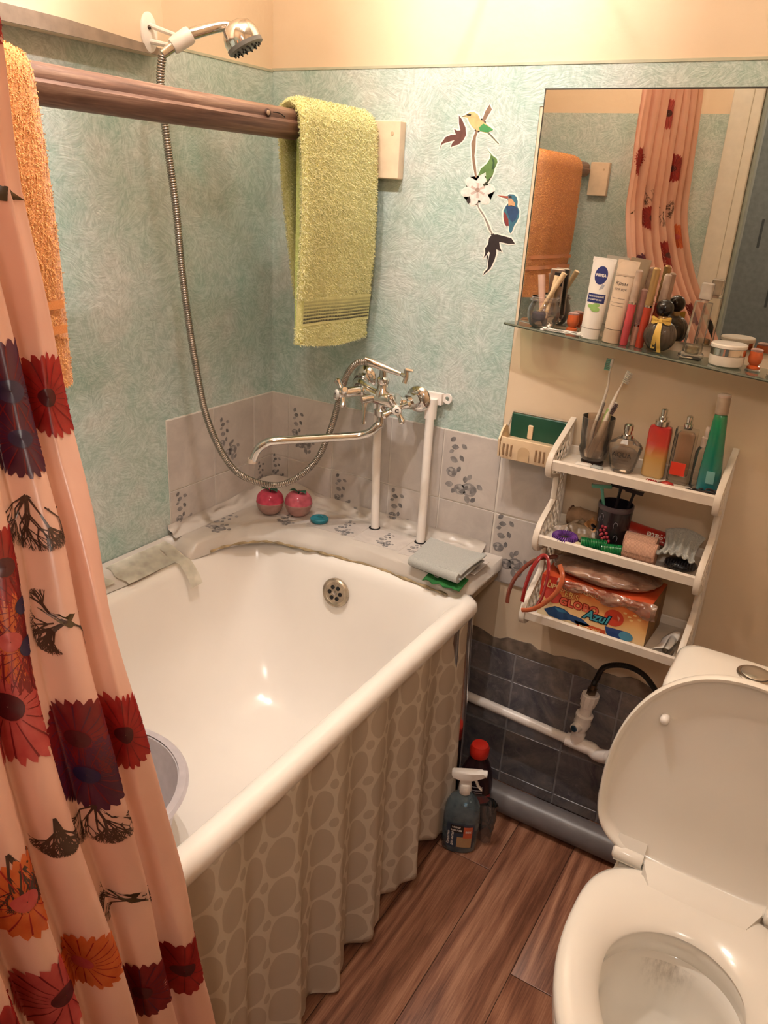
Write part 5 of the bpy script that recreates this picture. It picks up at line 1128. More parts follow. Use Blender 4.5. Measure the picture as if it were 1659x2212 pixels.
# packets, rolled bandage pack, toothpaste
rope=mat('rolled_gauze',(176,142,110),.7,var=.25,bump=.8,bs=90); t=thing('rolled_pack','rolled beige patterned pack at the back left of the middle tray','roll',(.892,-.030,ZT2))
part('roll',MB().tube([(.852,-.034,.797),(.87,-.034,.798),(.90,-.034,.797),(.922,-.034,.796)],[.019,.022,.0205,.020],20),rope,t); 
for i in range(2): part('cord',MB().tube([(.855+i*.016,-.030+.0222*math.cos(a*PI/8),.796+.0222*math.sin(a*PI/8)) for a in range(17)],.0014,6,cap=False),mat('cord_brown',(120,82,60),.7),t)
pk=mat('packet_beige',(178,160,140),.4,var=.2,scale=60)
for k,(pos,sz,rz,ry,c,lab) in enumerate((((.868,-.080,ZT2+.013),(.030,.018,.002),.5,-.35,(186,166,146),'pale grey packet leaning behind the purple hair tie'),((.905,-.085,ZT2+.015),(.034,.020,.002),-.5,.35,(150,128,104),'crumpled grey brown packet in the middle of the middle tray'),((.922,-.062,ZT2+.022),(.024,.016,.003),-.2,.5,(206,150,96),'orange and black spotted packet left of the dark cup'))):
    t=thing('packet',lab,'packet',pos,'packets on the middle tray'); t.rotation_euler=(.35,ry,rz); a,b,c_=sz
    part('wrapper',MB().grid(lambda u,v:((u-.5)*2*a,(v-.5)*2*b,.004*math.sin(u*9+k)*math.sin(v*7)+c_),16,10),mat('packet_%d'%k,c,.35,var=.25,scale=90),t,local=True,ang=180).modifiers.new('s','SOLIDIFY').thickness=.002
    if k==2: part('spots',MB().sph((-.008,-.002,.006),.006,10,6,(1,1,.2)).sph((.010,.003,.005),.007,10,6,(1.2,.8,.2)).sph((0,-.010,.005),.005,10,6,(1,1,.2)),black_pl,t,local=True)
t=thing('soap_bar','pale cream oval soap bar under the purple hair tie','soap',(.900,-.126,ZT2)); part('bar',MB().sph((.902,-.127,ZT2+.0055),.017,20,10,(1.2,.65,.31)),mat('soap_cream',(226,204,164),.5),t)
# red toothpaste tube, upside down lettering
t=thing('toothpaste_tube','red toothpaste tube with white upside down lettering lying behind the bandage rolls','tube',(1.03,-.035,ZT2+.012)); tpm=mat('toothpaste_red',(168,34,26),.22,Coat_Weight=.3)
TA=Vector((.972,-.044,ZT2+.033)); TB=Vector((1.100,-.028,ZT2+.024)); d=(TB-TA).normalized(); upn=Vector((0,-.55,.83)); sd=d.cross(upn).normalized(); upn=sd.cross(d)
rings=[]
for i in range(15):
    f=i/14; wv_=lerp(.0215,.0150,f); th=lerp(.0185,.0028,f**.9); rings.append([lerp(TA,TB,f)+sd*wv_*math.cos(2*PI*k/24)+upn*th*math.sin(2*PI*k/24) for k in range(24)])
part('body',MB().loft(rings,cap=True),tpm,t); part('cap',MB().tube([TA-d*.018,TA-d*.002],[.0115,.0125],16),mat('cap_red',(186,52,44),.3),t)
q=text_mb('Colgate',.0200,bold=.0004); q.rot(PI,'Z')
def tpw(p):
    f=max(0,min(1,.63+p.x/.130)); wv_=lerp(.0215,.0150,f); th=lerp(.0185,.0028,f**.9); c=max(-.97,min(.97,(p.y-.006)/wv_)); return lerp(TA,TB,f)-sd*0+(-sd if sd.z>0 else sd)*0+sd*(-c*wv_ if sd.z>0 else c*wv_)*-1+upn*(th*math.sqrt(1-c*c)+.0006)
q.v=[tpw(p) for p in q.v]; part('lettering',q,whitem,t,ang=180)
# bandage rolls
bm_=NT('bandage'); st=bm_.n('ShaderNodeVectorMath',operation='MULTIPLY',i_0=bm_.co(),i_1=(500.,500.,500.)).outputs[0]
wv=bm_.n('ShaderNodeTexWave',i_Vector=bm_.co(),i_Scale=130.,i_Distortion=1.5); bm_.set(Base_Color=bm_.ramp(wv.outputs[0],[(.2,srgb((176,130,108))),(.8,srgb((206,164,140)))]),Roughness=.9); bm_.bump(wv.outputs[0],.5,.001)
for k,(cx,cy,cz,lab) in enumerate(((1.022,-.084,ZT2+.0225,'pink beige elastic bandage roll, the rear one on the middle tray'),(1.030,-.118,ZT2+.0225,'pink beige elastic bandage roll, the front one nearest the tray lip'))):
    t=thing('bandage_roll',lab,'bandage',(cx,cy,cz-.0225),'bandage rolls')
    P=[]; 
    ring=lambda x:[(x,cy+.020*math.cos(2*PI*i/36)*(1+.02*math.sin(i)),cz+.0225*math.sin(2*PI*i/36)) for i in range(36)]
    part('roll',MB().loft([ring(cx-.032),ring(cx-.0305),ring(cx+.0305),ring(cx+.032)],cap=True),bm_.m,t)
    part('loose_end',MB().grid(lambda u,v:(cx-.030+.060*u,cy-.0205*math.cos(v*1.2)-.001,cz+.0225*math.sin(v*1.2)+.0012),8,6),bm_.m,t,ang=180)
# brush wrapped in grey cloth
t=thing('bath_glove','crumpled pale grey cloth mitt gathered at the right end of the middle tray','mitt',(1.100,-.080,ZT2+.02)); 
def glove(u,v):
    a=(u-.5)*2; y=-.035-v*.095; pl=.0055*math.sin(u*26+.6*math.sin(v*7))*math.sin(PI*v)**.7; return (1.096+a*.040*(1-.25*math.sin(PI*v)),y,ZT2+.050+.012*math.cos(a*1.5)-.018*v-.012*math.sin(PI*v)+pl+(.004*math.sin(u*40) if v>.9 else 0))
o=part('cloth',MB().grid(glove,60,26),make_cloth('mitt_grey',(150,150,146),(196,196,188),sc=300,b=.5),t,ang=180); s=o.modifiers.new('s','SOLIDIFY'); s.thickness=.003
t=thing('hair_brush','black hair brush with long bristles under the grey mitt','brush',(1.108,-.118,ZT2)); part('pad',MB().sph((1.108,-.104,ZT2+.013),.030,20,10,(1.05,.85,.40)),black_pl,t)
q=MB(); r=random.Random(8)
for i in range(11):
    for j in range(4): x=1.082+i*.0052; y=-.124-j*.003; q.tube([(x,y+.012,ZT2+.014+j*.004),(x+.0005,y-.007,ZT2+.014+j*.005)],.0006,4)
part('bristles',q,mat('bristle_dark',(38,40,50),.4),t,stuff=True)
# --- bottom tray: printed box
t=thing('gum_box','orange and white printed cardboard box with large lettering on the bottom tray','box',(.965,-.10,ZT3)); BX0,BX1,BY,BZ0,BZ1=.848,1.078,-.148,ZT3+.001,ZT3+.100
g=NT('box_print'); s_=g.n('ShaderNodeSeparateXYZ',i_0=g.co()); f=g.math('ADD',g.math('MULTIPLY',s_.outputs[2],8.),g.math('MULTIPLY',g.noise(12,2),.5)); g.set(Base_Color=g.ramp(f,[(.25,srgb((232,214,176))),(.6,srgb((236,186,120))),(.85,srgb((224,120,62))),(1.,srgb((206,84,48)))]),Roughness=.35)
def BP(x,z,h=0): return (x,BY-h,z)
part('carton',MB().add([(BX0,BY,BZ0),(BX1,BY,BZ0),(BX1+.004,-.030,BZ0),(BX0,-.030,BZ0),(BX0,BY,BZ1),(BX1,BY,BZ1),(BX1+.004,-.030,BZ1),(BX0,-.030,BZ1)],[(0,3,2,1),(4,5,6,7),(0,1,5,4),(1,2,6,5),(2,3,7,6),(3,0,4,7)]),g.m,t,smooth=False)
part('side_panel',MB().add([(BX1+.0004,BY+.001,BZ0+.001),(BX1+.0044,-.031,BZ0+.001),(BX1+.0044,-.031,BZ1-.001),(BX1+.0004,BY+.001,BZ1-.001)],[(0,1,2,3)]),mat('box_side',(150,104,48),.5,var=.3),t)
def btext(s,size,x,z,c,bold,h,nm='lettering',shear=0,space=1.,arc=0,rot=0):
    q=text_mb(s,size,bold=bold,shear=shear,space=space)
    q.v=[Vector(BP(x+p.x*math.cos(rot)-p.y*math.sin(rot),z+p.y*math.cos(rot)+p.x*math.sin(rot)+arc*p.x*p.x,h)) for p in q.v]; part(nm,q,mat('bx_%d_%d_%d'%c,c,.4,var=.02),t,ang=180)
def bpoly(P,c,h,nm): part(nm,MB().prism(P,lambda a,b,k:BP(a,b,h+k),.0002),mat('bx_%d_%d_%d'%c,c,.4,var=.1),t,smooth=False)
ell=lambda cx,cz,a,b,n=20:[(cx+a*math.cos(2*PI*i/n),cz+b*math.sin(2*PI*i/n)) for i in range(n)]
Z=ZT3
bpoly([(BX0,Z+.050),(BX0+.035,Z+.050),(BX0+.040,Z+.100),(BX0,Z+.100)],(206,58,40),.0002,'red_field')
bpoly(ell(BX0+.030,Z+.056,.020,.016),(214,80,70),.0004,'balloon_print')
bpoly([(.862,Z+.020),(.885,Z+.034),(.905,Z+.034),(.92,Z+.026),(.945,Z+.024),(.965,Z+.014),(.95,Z+.006),(.92,Z+.012),(.90,Z+.006),(.875,Z+.008)],(32,70,120),.0004,'wave_print')
bpoly([(.885,Z+.031),(.905,Z+.032),(.915,Z+.026),(.895,Z+.024)],(60,120,160),.0007,'wave_print')
bpoly(ell(1.010,Z+.048,.020,.019),(214,74,52),.0004,'balloon_print'); bpoly([(1.016,Z+.056),(1.022,Z+.052),(1.021,Z+.044),(1.018,Z+.049)],(240,180,160),.0007,'highlight')
btext('2u',.012,BX0+.014,Z+.089,(236,196,110),.0006,.0006); btext('FLIPPER',.016,BX0+.032,Z+.078,(206,70,50),.0014,.0006,rot=-.05); btext('FLIPPER',.016,BX0+.032,Z+.078,(244,206,140),.0003,.0009,rot=-.05)
btext("ER'S",.018,.917,Z+.069,(190,60,40),.0014,.0006,rot=-.1); btext("ER'S",.018,.917,Z+.069,(240,200,120),.0003,.0009,rot=-.1)
btext('CONSIGUE TU PREMIO',.0125,.983,Z+.0835,(190,80,46),.0012,.0006,space=1.08,rot=-.02); btext('CONSIGUE TU PREMIO',.0125,.983,Z+.0835,(244,224,170),.0002,.0009,space=1.08,rot=-.02)
btext('GLOBO',.023,.935,Z+.050,(150,40,30),.0024,.0006,space=1.1); btext('GLOBO',.023,.935,Z+.050,(224,104,80),.0008,.0009,space=1.1)
btext('Azul',.028,.973,Z+.0375,(16,44,64),.0026,.0010,shear=.35); btext('Azul',.028,.973,Z+.0375,(70,156,170),.0006,.0013,shear=.35)
bpoly([(.94,Z+.004),(.998,Z+.002),(.998,Z+.014),(.93,Z+.016)],(210,84,44),.0004,'red_field'); btext('MASTICABLE',.008,.965,Z+.0065,(244,210,150),.0003,.0008)
bpoly([(.995,Z+.024),(1.040,Z+.026),(1.046,Z+.006),(1.008,Z+.003),(1.000,Z+.010)],(34,66,130),.0010,'gum_tube_print'); bpoly(ell(1.040,Z+.0155,.0145,.0105),(86,150,180),.0013,'gum_tube_print')
bpoly([(1.034,Z-.000+.002),(1.052,Z+.0015),(1.058,Z-.000+.004),(1.048,Z+.004)],(176,50,40),.0008,'red_emblem')
for a,b in ((1.030,.066),(1.040,.060),(1.050,.067),(1.044,.054),(1.060,.060)): bpoly(ell(a,Z+b,.004,.0022,10),(244,206,140),.0004,'dot_print')
# plastic bag draped over the box
t=thing('plastic_bag','crinkled clear brown tinted plastic bag of clothes squashed on top of the gum box','bag',(.965,-.09,ZT3+.10))
def bag(u,v):
    a=u*2*PI; r_=1+.10*noise.noise(Vector((math.cos(a)*2.4,math.sin(a)*2.4,v*5)))+.045*noise.noise(Vector((math.cos(a)*9,math.sin(a)*9,v*13)))
    ph=v*PI; x=.962+.112*math.cos(a)*math.sin(ph)**.75*r_; y=-.088+.064*math.sin(a)*math.sin(ph)**.7*r_; z=ZT3+.118-.020*math.cos(ph)*(1+.2*noise.noise(Vector((x*30,y*30,0))))
    if z<ZT3+.105 and y<-.10: z-=.012*max(0,math.sin(a*3+1))*0
    return (x,y,min(max(z,ZT3+.1012),ZT2-.0125-.002))
part('film',MB().grid(bag,110,44),clear('bag_film',(216,176,150),.30,.10,1.7,.3),t,ang=180)
def bag_in(u,v): p=bag(u,v); c=Vector((.962,-.088,ZT3+.122)); q=c+(Vector(p)-c)*.93; return (q.x,q.y,max(q.z,ZT3+.1018))
part('contents',MB().grid(bag_in,60,20),mat('bag_contents',(170,118,92),.6,var=.25,scale=30,bump=.5,bs=40),t,ang=180)
def flap(u,v):
    x=.885+.205*u; return (x,BY-.0055-.007*math.sin(PI*v)-.003*math.sin(u*19+v*4)-.005*noise.noise(Vector((u*14,v*9,1))),ZT3+.104-v*(.018+.016*u+.005*math.sin(u*15)))
part('loose_flap',MB().grid(flap,70,12),clear('bag_film',(216,176,150),.30,.10,1.7,.3),t,ang=180)
# hair bands hooked over the left side
def hoop(P,r,m,lab):
    t=thing('hair_band',lab,'hair band',tuple(P[0]),'hair bands'); part('band',MB().tube(smooth_path(P,8),r,10,flat=.45,upv=(0,1,0)),m,t)
tr_=mat('tortoise_band',(126,62,48),.2,Coat_Weight=.5); rb=mat('red_band',(150,28,30),.15,Coat_Weight=.5); ob=mat('amber_band',(186,96,60),.15,Coat_Weight=.5)
hoop([(0.779, -0.15, 0.606),(0.78, -0.15, 0.637),(0.791, -0.148, 0.674),(0.811, -0.142, 0.706),(0.831, -0.132, 0.723),(0.845, -0.112, 0.722),(.860,-.100,.722),(.866,-.090,.700)],.0046,tr_,'brown tortoiseshell hair band sticking out furthest left of the shelf')
hoop([(0.82, -0.172, 0.632),(0.822, -0.172, 0.666),(0.828, -0.168, 0.705),(0.834, -0.16, 0.725),(0.843, -0.15, 0.74),(0.857, -0.156, 0.738),(0.867, -0.172, 0.713),(0.864, -0.178, 0.665),(0.852, -0.18, 0.626)],.0043,rb,'dark red hair band looped over the side frame of the shelf')
hoop([(0.828, -0.192, 0.623),(0.851, -0.192, 0.633),(0.877, -0.188, 0.658),(0.896, -0.184, 0.689),(0.899, -0.176, 0.719),(0.886, -0.166, 0.738)],.0050,ob,'amber orange hair band curving in front of the box corner')
# right end of bottom tray
t=thing('paper_card','folded white card leaning at the right end of the bottom tray','card',(1.105,-.115,ZT3)); part('card',MB().grid(lambda u,v:(1.092+.034*u+.010*math.sin(v*2),-.142+.055*v,ZT3+.002+.028*math.sin(u*1.9)*(.4+.6*v)),12,10),whitem,t,ang=180).modifiers.new('s','SOLIDIFY').thickness=.0008
t=thing('clear_bottle','small clear plastic bottle lying at the right end of the bottom tray','bottle',(1.122,-.12,ZT3)); part('body',MB().tube([(1.126,-.150,ZT3+.013),(1.126,-.10,ZT3+.013),(1.126,-.09,ZT3+.013)],[.0115,.0115,.006],18),cg,t); part('cap',MB().tube([(1.126,-.09,ZT3+.013),(1.126,-.076,ZT3+.013)],.0065,14),chrome,t)
part('loose_cap',MB().tube([(1.126,-.076,ZT3+.013),(1.126,-.074,ZT3+.013)],.0075,14),chrome_dull,t)

# ================================================================= PIPES LOW ON THE BACK WALL
sp_=thing('sewer_pipe','thick grey plastic sewer pipe lying along the floor under the slate tiles','pipe',(1.1,-.088,0))
gp=mat('grey_pipe',(112,106,106),.38,var=.06); PR=.0345
part('tube',MB().tube([(.62,-.096,PR+.001),(1.55,-.096,PR+.001)],PR,36),gp,sp_); 
wp=thing('supply_pipe','white plastic water pipe crossing the slate tiles with tee, elbow and valve','pipe',(.95,-.04,.24))
A_=Vector((.600,-.040,.253)); T_=Vector((.955,-.042,.238)); E_=Vector((1.011, -0.046, 0.231)); O_=Vector((1.063, -0.075, 0.26))
part('tube',MB().tube([A_,T_],.0122,18),white_pipe,wp)
ax_=(T_-A_).normalized()
part('tee',MB().tube([T_-ax_*.024,T_-ax_*.023,T_+ax_*.028,T_+ax_*.029],[.0130,.0165,.0165,.0130],20).tube([T_,T_+Vector((.004,0,.030))],[.0165,.0165],20),white_pipe,wp)
part('elbow',MB().tube(smooth_path([T_+ax_*.027,T_+ax_*.040,E_,lerp(E_,O_,.6),O_],5),.0165,20),white_pipe,wp)
part('elbow_collar',MB().tube([lerp(E_,O_,.55),lerp(E_,O_,.60),lerp(E_,O_,.95)],[.0165,.0185,.0185],20),white_pipe,wp)
V0=T_+Vector((.004,0,.028)); V1=Vector((0.971, -0.045, 0.383)); dv=(V1-V0)
part('valve_body',MB().tube([V0,V0+dv*.08,V0+dv*.16,V0+dv*.30,V0+dv*.42,V0+dv*.44,V0+dv*.50,V0+dv*.52,V0+dv*.7],[.0165,.013,.0165,.0205,.0175,.0205,.0205,.0145,.0135],22),white_pipe,wp)
K=V0+dv*.26; kd=Vector((-.35,-.9,-.1)).normalized()
part('valve_neck',MB().tube([K,K+kd*.028],[.014,.0115],18),white_pipe,wp); part('valve_cap',MB().tube([K+kd*.028,K+kd*.031],[.0085,.0075],16),mat('cap_blue',(34,56,70),.4),wp)
nt=MB(); 
part('union_nut',MB().loft([[V0+dv*f+Vector((r_*math.cos(i*PI/12)*(1 if i%2 else .95),r_*math.sin(i*PI/12)*(1 if i%2 else .95),0)) for i in range(24)] for f,r_ in ((.70,.015),(.72,.0175),(.84,.0175),(.85,.0205),(1.0,.0205),(1.02,.018))],cap=True),white_pipe,wp,ang=25)
hs=thing('supply_hose','black flexible braided hose curving from the valve up to the toilet tank','hose',tuple(V1))
part('brass_nut',MB().tube([V1-dv.normalized()*.001,V1+dv.normalized()*.017],.0115,6).tube([V1+dv.normalized()*.015,V1+dv.normalized()*.030],.0075,14),mat('dull_nickel',(130,116,100),.3,.9,var=.2),hs,ang=20)
hq=[V1+Vector((.001,0,.026)),V1+Vector((.006,0,.045)),(0.991, -0.055, 0.47),(1.032, -0.07, 0.499),(1.075, -0.09, 0.508),(1.11, -0.12, 0.502),(1.143, -0.17, 0.493),(1.150,-.26,.47),(1.20,-.31,.46)]
P=smooth_path(hq,24); part('hose',MB().tube(P,[.0063 if i%2 else .0056 for i in range(len(P))],12),mat('braided_black',(52,44,38),.4,.3,var=.3,scale=300),hs,ang=60)
# ================================================================= BOTTLES ON THE FLOOR
t=thing('spray_bottle','clear cleaning spray bottle with white trigger head and dark blue label on the floor','bottle',(.776,-.262,0),rotz=0)
cb=clear('cleaner_plastic',(150,170,180),.30,.06,1.2,.4); R1,R2=.042,.028
def bot(f): return [(R1*f[0]*math.copysign(abs(math.cos(2*PI*i/40))**.8,math.cos(2*PI*i/40)),R2*f[0]*math.copysign(abs(math.sin(2*PI*i/40))**.8,math.sin(2*PI*i/40)),f[1]) for i in range(40)]
part('bottle',MB().loft([bot(x) for x in ((.9,0),(1,.006),(1.02,.06),(1,.10),(.93,.125),(.66,.148),(.42,.158),(.40,.168))],cap=True),cb,t,local=True)
part('liquid',MB().loft([bot(x) for x in ((.85,.003),(.95,.008),(.97,.06),(.955,.088),(.955,.0885))],cap=True),mat('blue_cleaner',(58,84,98),.1,var=.08),t,local=True)
part('collar',MB().lathe([(.0145,.160),(.0155,.162),(.0145,.184),(.013,.186)],26),white_plastic,t,local=True)
hp3=MB().loft([[(x,s*w_/2*k,z+dz_) for s,dz_,k in ((-1,-h_/2,1),(1,-h_/2,1),(1,h_/2*.6,1),(.5,h_/2,1),(-.5,h_/2,1),(-1,h_/2*.6,1))] for x,w_,h_,z in ((-.034,.012,.010,.212),(-.030,.018,.018,.211),(-.010,.022,.024,.209),(.014,.022,.022,.212),(.034,.018,.016,.216),(.040,.014,.013,.216))],cap=True)
hp3.loft([[(x0,-.009,z),(x1,-.009,z),(x1,.009,z),(x0,.009,z)] for x0,x1,z in ((-.012,.012,.184),(-.013,.012,.195),(-.022,.012,.204))],cap=True)
part('spray_head',hp3,white_plastic,t,local=True,ang=50); part('nozzle',MB().tube([(.039,0,.216),(.046,0,.216)],.0085,14),white_plastic,t,local=True)
part('trigger',MB().tube(smooth_path([(.016,0,.205),(.024,0,.192),(.029,0,.180),(.038,0,.170)],4),[.0055]*9+[.005]*3+[.0035],10,flat=.6),white_plastic,t,local=True)
part('dip_tube',MB().tube([(0,0,.02),(0,0,.165)],.0022,8),white_plastic,t,local=True)
lb=mat('label_navy',(50,66,86),.35,var=.1); 
def wr(mb,lift):
    out=[]
    for p in mb.v:
        a=-PI/2+p.x/.0400; c,s=math.cos(a),math.sin(a)
        out.append(Vector((R1*1.02*math.copysign(abs(c)**.8,c)*(1+lift*24),R2*1.02*math.copysign(abs(s)**.8,s)*(1+lift*34),p.y)))
    mb.v=out; return mb
def flatg(x0,x1,z0,z1,n=14): return MB().grid(lambda u,v:(lerp(x0,x1,u),lerp(z0,z1,v),0),n,6)
part('label',wr(flatg(-.030,.030,.018,.088),.0002),lb,t,local=True); part('label_orange',wr(flatg(.004,.024,.048,.080),.0005),mat('label_orange',(206,100,70),.35),t,local=True); part('label_tan',wr(flatg(-.004,.024,.020,.050),.0004),mat('label_tan',(186,150,110),.35),t,local=True)
part('label_black',wr(flatg(-.020,.004,.062,.084),.0006),black_pl,t,local=True)
def fl_text(s,size,x,z,m,rot=0,lift=.001,bold=.0002):
    q=text_mb(s,size,bold=bold); q.rot(rot,'Z') if rot else None; q.mv(x,z,0); part('lettering',wr(q,lift),m,t,local=True,ang=180)
fl_text('моя',.0085,-.008,.0785,whitem); fl_text('цена',.0085,-.008,.0695,whitem); fl_text('Средство',.0085,-.0235,.044,whitem,PI/2); fl_text('для мытья',.0080,-.0135,.044,whitem,PI/2)
fl_text('80%',.008,.014,.066,whitem)
t.rotation_euler=(0,0,.42)
t=thing('cleaner_bottle','dark bottle of cleaner with big red screw cap standing behind the spray bottle','bottle',(.770,-.182,0)); dkb=mat('dark_plum',(44,24,32),.25,var=.1)
part('bottle',MB().loft([[(a*math.cos(2*PI*i/32),b*math.sin(2*PI*i/32),z) for i in range(32)] for a,b,z in ((.036,.026,0),(.040,.030,.006),(.040,.030,.13),(.036,.027,.165),(.024,.022,.195),(.019,.019,.205),(.019,.019,.212))],cap=True),dkb,t,local=True)
part('red_cap',MB().loft([[(r_*(1+(.03 if i%2 else 0))*math.cos(2*PI*i/36),r_*(1+(.03 if i%2 else 0))*math.sin(2*PI*i/36),z) for i in range(36)] for r_,z in ((.021,.208),(.0225,.212),(.0225,.230),(.019,.238),(.012,.239))],cap=True),mat('cap_red2',(196,40,28),.3),t,local=True,ang=50)
part('red_label',MB().grid(lambda u,v:(.0405*math.cos(-2.3+u*1.9),.0305*math.sin(-2.3+u*1.9),.088+v*.022),14,2),mat('label_red',(150,40,44),.4),t,local=True,ang=180)
for z in (.125,.118,.135): part('label_stripe',MB().grid(lambda u,v:(.0405*math.cos(-1.9+u*.8),.0305*math.sin(-1.9+u*.8),z+v*.003),10,1),mat('label_pale',(170,160,160),.4),t,local=True,ang=180)
t.rotation_euler=(0,0,.35)
def pw(u,v):
    a=u*2*PI; r_=.030+.010*v+.006*noise.noise(Vector((math.cos(a)*3,math.sin(a)*3,v*4))); return (.815+r_*math.cos(a)*.8,-.222+r_*.4*math.sin(a),.012+.11*v+.01*noise.noise(Vector((u*9,v*3,7))))
solo('crumpled_bag',MB().grid(pw,50,20),clear('thin_bag',(222,216,212),.08,.12,1.5,.2),'crumpled transparent plastic bag between the two bottles on the floor','bag',ang=180)

# ================================================================= TOILET
CX=1.298
tl=thing('toilet','white ceramic close coupled toilet with raised lid and low tank','toilet',(CX,-.6,0))
def hole(a,k=1.,dy=0):      # inner outline of the ring
    c,s=math.cos(a),math.sin(a); b=.094 if s>0 else .148; return (CX+.099*k*c,-.716+dy+b*k*s)
def outer(a,k=1.,sq=.62):
    c,s=math.cos(a),math.sin(a)
    if s>0: return (CX+.164*k*math.copysign(abs(c)**sq,c),-.69+(.158)*k*abs(s)**sq)
    return (CX+.164*k*c,-.69+.262*k*s)
NA=72; AN=[2*PI*i/NA for i in range(NA)]
def R_out(k,z,sq=.62,dx=0): return [(CX+(outer(a,k,sq)[0]-CX)*1.0,outer(a,k,sq)[1],z) for a in AN]
def R_in(k,z,dy=0): return [(*hole(a,k,dy),z) for a in AN]
def R_mix(f,z,k0=1.,k1=1.): return [(lerp(outer(a,k0)[0],hole(a,k1)[0],f),lerp(outer(a,k0)[1],hole(a,k1)[1],f),z) for a in AN]
ZS=.418
seat_r=[R_out(.975,ZS-.012),R_out(.992,ZS-.010),R_out(1.,ZS-.004),R_out(.995,ZS+.004),R_mix(.08,ZS+.0085),R_mix(.22,ZS+.0115),R_mix(.42,ZS+.0115),R_mix(.62,ZS+.008),R_mix(.80,ZS+.0015),R_mix(.93,ZS-.0055),R_mix(1.0,ZS-.011),R_in(.985,ZS-.0135)]
seat_r.append(R_in(1.02,ZS-.014)); 
part('seat_ring',MB().loft(seat_r),seat_plastic,tl,ang=60)
part('seat_underside',MB().loft([R_out(.975,ZS-.012),R_in(1.02,ZS-.014)]),seat_plastic,tl,ang=60)
bowl_o=[]
for f,z,sx,sy,yc in ((0,.404,1.0,1.0,0),(0,.392,1.005,1.0,0),(0,.372,.985,.985,0),(0,.33,.93,.93,.01),(0,.26,.80,.83,.04),(0,.18,.68,.75,.07),(0,.10,.62,.72,.09),(0,.03,.64,.76,.09),(0,.0,.66,.78,.09)):
    bowl_o.append([(CX+(outer(a)[0]-CX)*sx*.985,-.66+(outer(a)[1]+.66)*sy+yc,z) for a in AN])
inner=[]
for k,z,dy in ((1.10,.4045,0),(1.04,.402,0),(1.0,.396,0),(1.03,.375,0),(1.06,.358,0)):
    inner.append([(*hole(a,k,dy),z) for a in AN])
inn2=[[(*hole(a,k,dy),z) for a in AN] for k,z,dy in ((1.06,.358,0),(.99,.352,0),(.96,.33,0),(.90,.30,.0),(.80,.27,.005),(.72,.255,.01))]
part('bowl_shell',MB().loft(bowl_o[::-1]+inner),ceramic,tl,ang=60)
part('bowl_inside',MB().loft(inn2+[[(*hole(a,.66,-.005),.236) for a in AN]]),ceramic,tl,ang=60)
# inner shelf and sump
part('bowl_shelf',MB().loft([[(CX+(hole(a)[0]-CX)*.68,-.722+(hole(a)[1]+.722)*.68,.238) for a in AN],[(CX+(hole(a)[0]-CX)*.45,-.765+(hole(a)[1]+.722)*.42,.226) for a in AN],[(CX+(hole(a)[0]-CX)*.10,-.775+(hole(a)[1]+.722)*.10,.220) for a in AN]],capb=True),ceramic,tl,ang=60)
wm=clear('water_film',(220,214,200),.05,.02,1.6,.1)
part('water',MB().add([(CX+.055*math.cos(a),-.80+.045*math.sin(a),.2305) for a in AN],[tuple(range(NA))]),wm,tl,smooth=False)
sm_=NT('lime_stain'); sx_=sm_.n('ShaderNodeSeparateXYZ',i_0=sm_.n('ShaderNodeUVMap').outputs[0]); su_,sv_=sx_.outputs[0],sx_.outputs[1]
nz_=sm_.noise(1,4,.7,0,sm_.n('ShaderNodeVectorMath',operation='MULTIPLY',i_0=sm_.n('ShaderNodeUVMap').outputs[0],i_1=(9.,2.2,1.)).outputs[0])
wn_=sm_.math('MULTIPLY',sm_.math('SINE',sm_.math('MULTIPLY',su_,3.1416)),sm_.math('POWER',sm_.math('SUBTRACT',1.,sv_),1.3))
al_=sm_.math('MULTIPLY',wn_,sm_.ramp(nz_,[(.42,(0,0,0)),(.66,(.45,.45,.45))])); sm_.set(Base_Color=srgb((138,118,92)),Roughness=.4,Alpha=al_)
ZR=[(.3515,.982),(.33,.948),(.30,.888),(.27,.79)]
def stain(u,v):
    a=math.radians(128-56*u); z=lerp(.3510,.285,v); k=interp([(b,c) for b,c in ZR[::-1]],z); x_,y_=hole(a,k*.994,0); return (x_,y_,z)
so_=part('lime_stain',MB().grid(stain,24,12),sm_.m,tl,ang=180); uv_=so_.data.uv_layers.new(name='UVMap')
for li,lp in enumerate(so_.data.loops): uv_.data[li].uv=((lp.vertex_index%25)/24,(lp.vertex_index//25)/12)
# neck block between bowl and wall, deck under hinges
part('deck',MB().loft([rrect(CX-.135+k,-.60,CX+.135-k,-.285+0*k,z,.03,5) for k,z in ((.02,.10),(.012,.25),(0,.36),(0,.398),(.006,.404))],cap=True),ceramic,tl)
part('foot',MB().loft([rrect(CX-.10,-.62,CX+.10,-.30,z,.04,5) for z in (0,.12)],cap=True),ceramic,tl)
# tank
def tr_(k,z,dy=0): return rrect(1.168+k,-.457+k-dy,1.424-k,-.292-k,z,.032-k*.3,6)
part('tank_body',MB().loft([tr_(.028,.400),tr_(.020,.43),tr_(.008,.55),tr_(.003,.660),tr_(.005,.688)],cap=True),ceramic,tl)
part('tank_lid',MB().loft([tr_(.004,.690),tr_(-.004,.693),tr_(-.006,.700),tr_(-.005,.714),tr_(.000,.721),tr_(.010,.7245),tr_(.04,.7255)],cap=True),ceramic,tl,ang=60)
BTN=Vector((1.289, -0.343, 0.726))
part('button_ring',MB().lathe([(.029,0),(.029,.002),(.026,.0035),(.0235,.0035),(.0235,.002)],40,cap=False).mv(BTN.x,BTN.y,.7250),chrome_dull,tl); part('flush_button',MB().lathe([(.0225,.000),(.0225,.0045),(.021,.0055),(0,.0060)],36).mv(BTN.x,BTN.y,.7250),mat('button_metal',(206,198,186),.25,.8),tl)
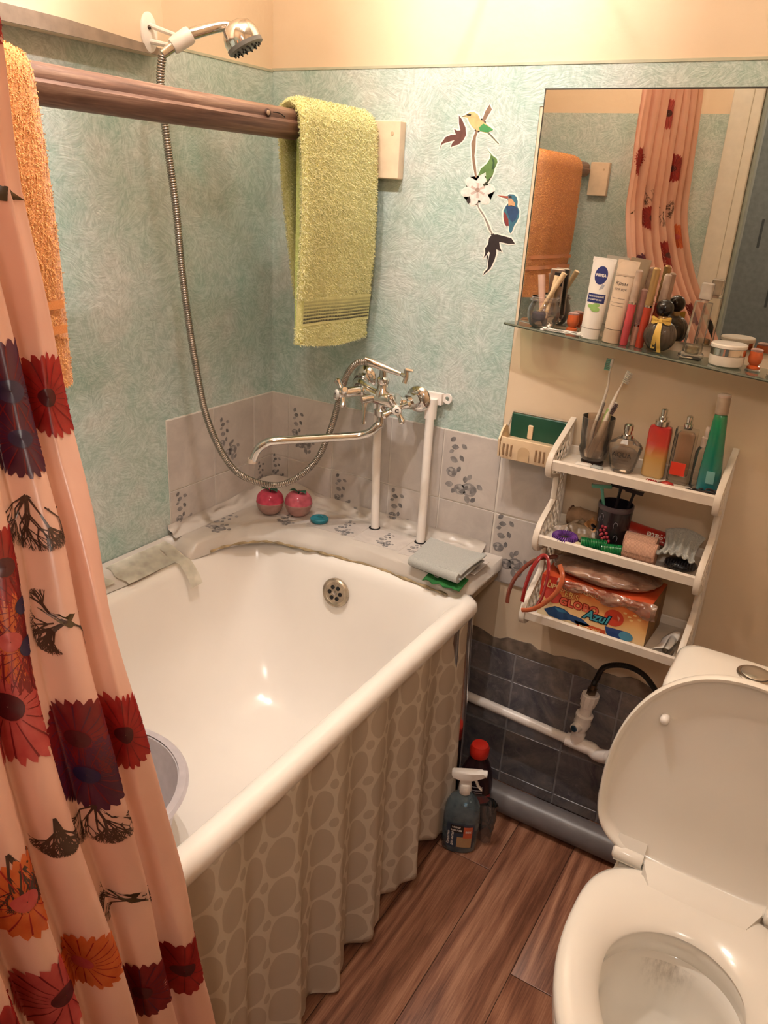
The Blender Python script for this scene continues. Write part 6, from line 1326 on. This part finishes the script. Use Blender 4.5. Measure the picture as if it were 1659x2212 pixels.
# lid, raised: outline in lid plane (x, s) hinge s=0
def lidp(a,k=1.):
    c,s=math.cos(a),math.sin(a)
    if s<0: return (CX+.186*k*math.copysign(abs(c)**.55,c),.135-.135*(1+(k-1)*1.2)*abs(s)**.55)
    return (CX+.186*k*math.copysign(abs(c)**.9,c),.135+.243*(k)*abs(s)**.92)
LY0,LZ0,LT=-.522,.420,math.radians(5.0)
def LP(x,s,h): return (x,LY0+s*math.sin(LT)-h*math.cos(LT),LZ0+s*math.cos(LT)+h*math.sin(LT))   # h towards the room
def LR(k,h): return [LP(lerp(CX,lidp(a)[0],k),lerp(.19,lidp(a)[1],k),h) for a in AN]
part('lid',MB().loft([LR(.02,-.010),LR(.5,-.010),LR(.93,-.009),LR(.985,-.006),LR(1.,.0),LR(1.,.008),LR(.985,.0125),LR(.965,.012),LR(.95,.008),LR(.93,.002),LR(.90,-.0005),LR(.5,-.0015),LR(.02,-.0015)],cap=True),seat_plastic,tl,ang=60)
for x,s in ((1.186,.272),(CX*2-1.186,.272)): part('lid_bumper',MB().tube([LP(x,s,-.002),LP(x,s,.010)],[.0078,.0074],18).sph(LP(x,s,.010),.0074,16,10),white_plastic,tl)
for x0,x1,n_ in ((1.155,1.205,'l'),(CX*2-1.205,CX*2-1.155,'r')):
    part('hinge_barrel',MB().tube([(x0,-.528,.4275),(x0+.003,-.528,.4275),(x1-.003,-.528,.4275),(x1,-.528,.4275)],[.010,.0135,.0135,.012],18),seat_plastic,tl)
    part('hinge_ramp',MB().loft([[(x0,-.525,.416),(x1,-.525,.416),(x1,-.516,.452),(x0,-.516,.452)],[(x0+.004,-.540,.418),(x1,-.540,.418),(x1,-.520,.458),(x0+.004,-.520,.458)]],cap=True),seat_plastic,tl)
part('seat_hinge_bar',MB().loft([[(1.208,-.514,.412),(CX*2-1.208,-.514,.412),(CX*2-1.208,-.514,.432),(1.208,-.514,.432)],[(1.208,-.545,.414),(CX*2-1.208,-.545,.414),(CX*2-1.208,-.540,.436),(1.208,-.540,.436)],[(1.212,-.590,.414),(CX*2-1.212,-.590,.414),(CX*2-1.225,-.575,.4305),(1.225,-.575,.4305)]],cap=True),seat_plastic,tl)
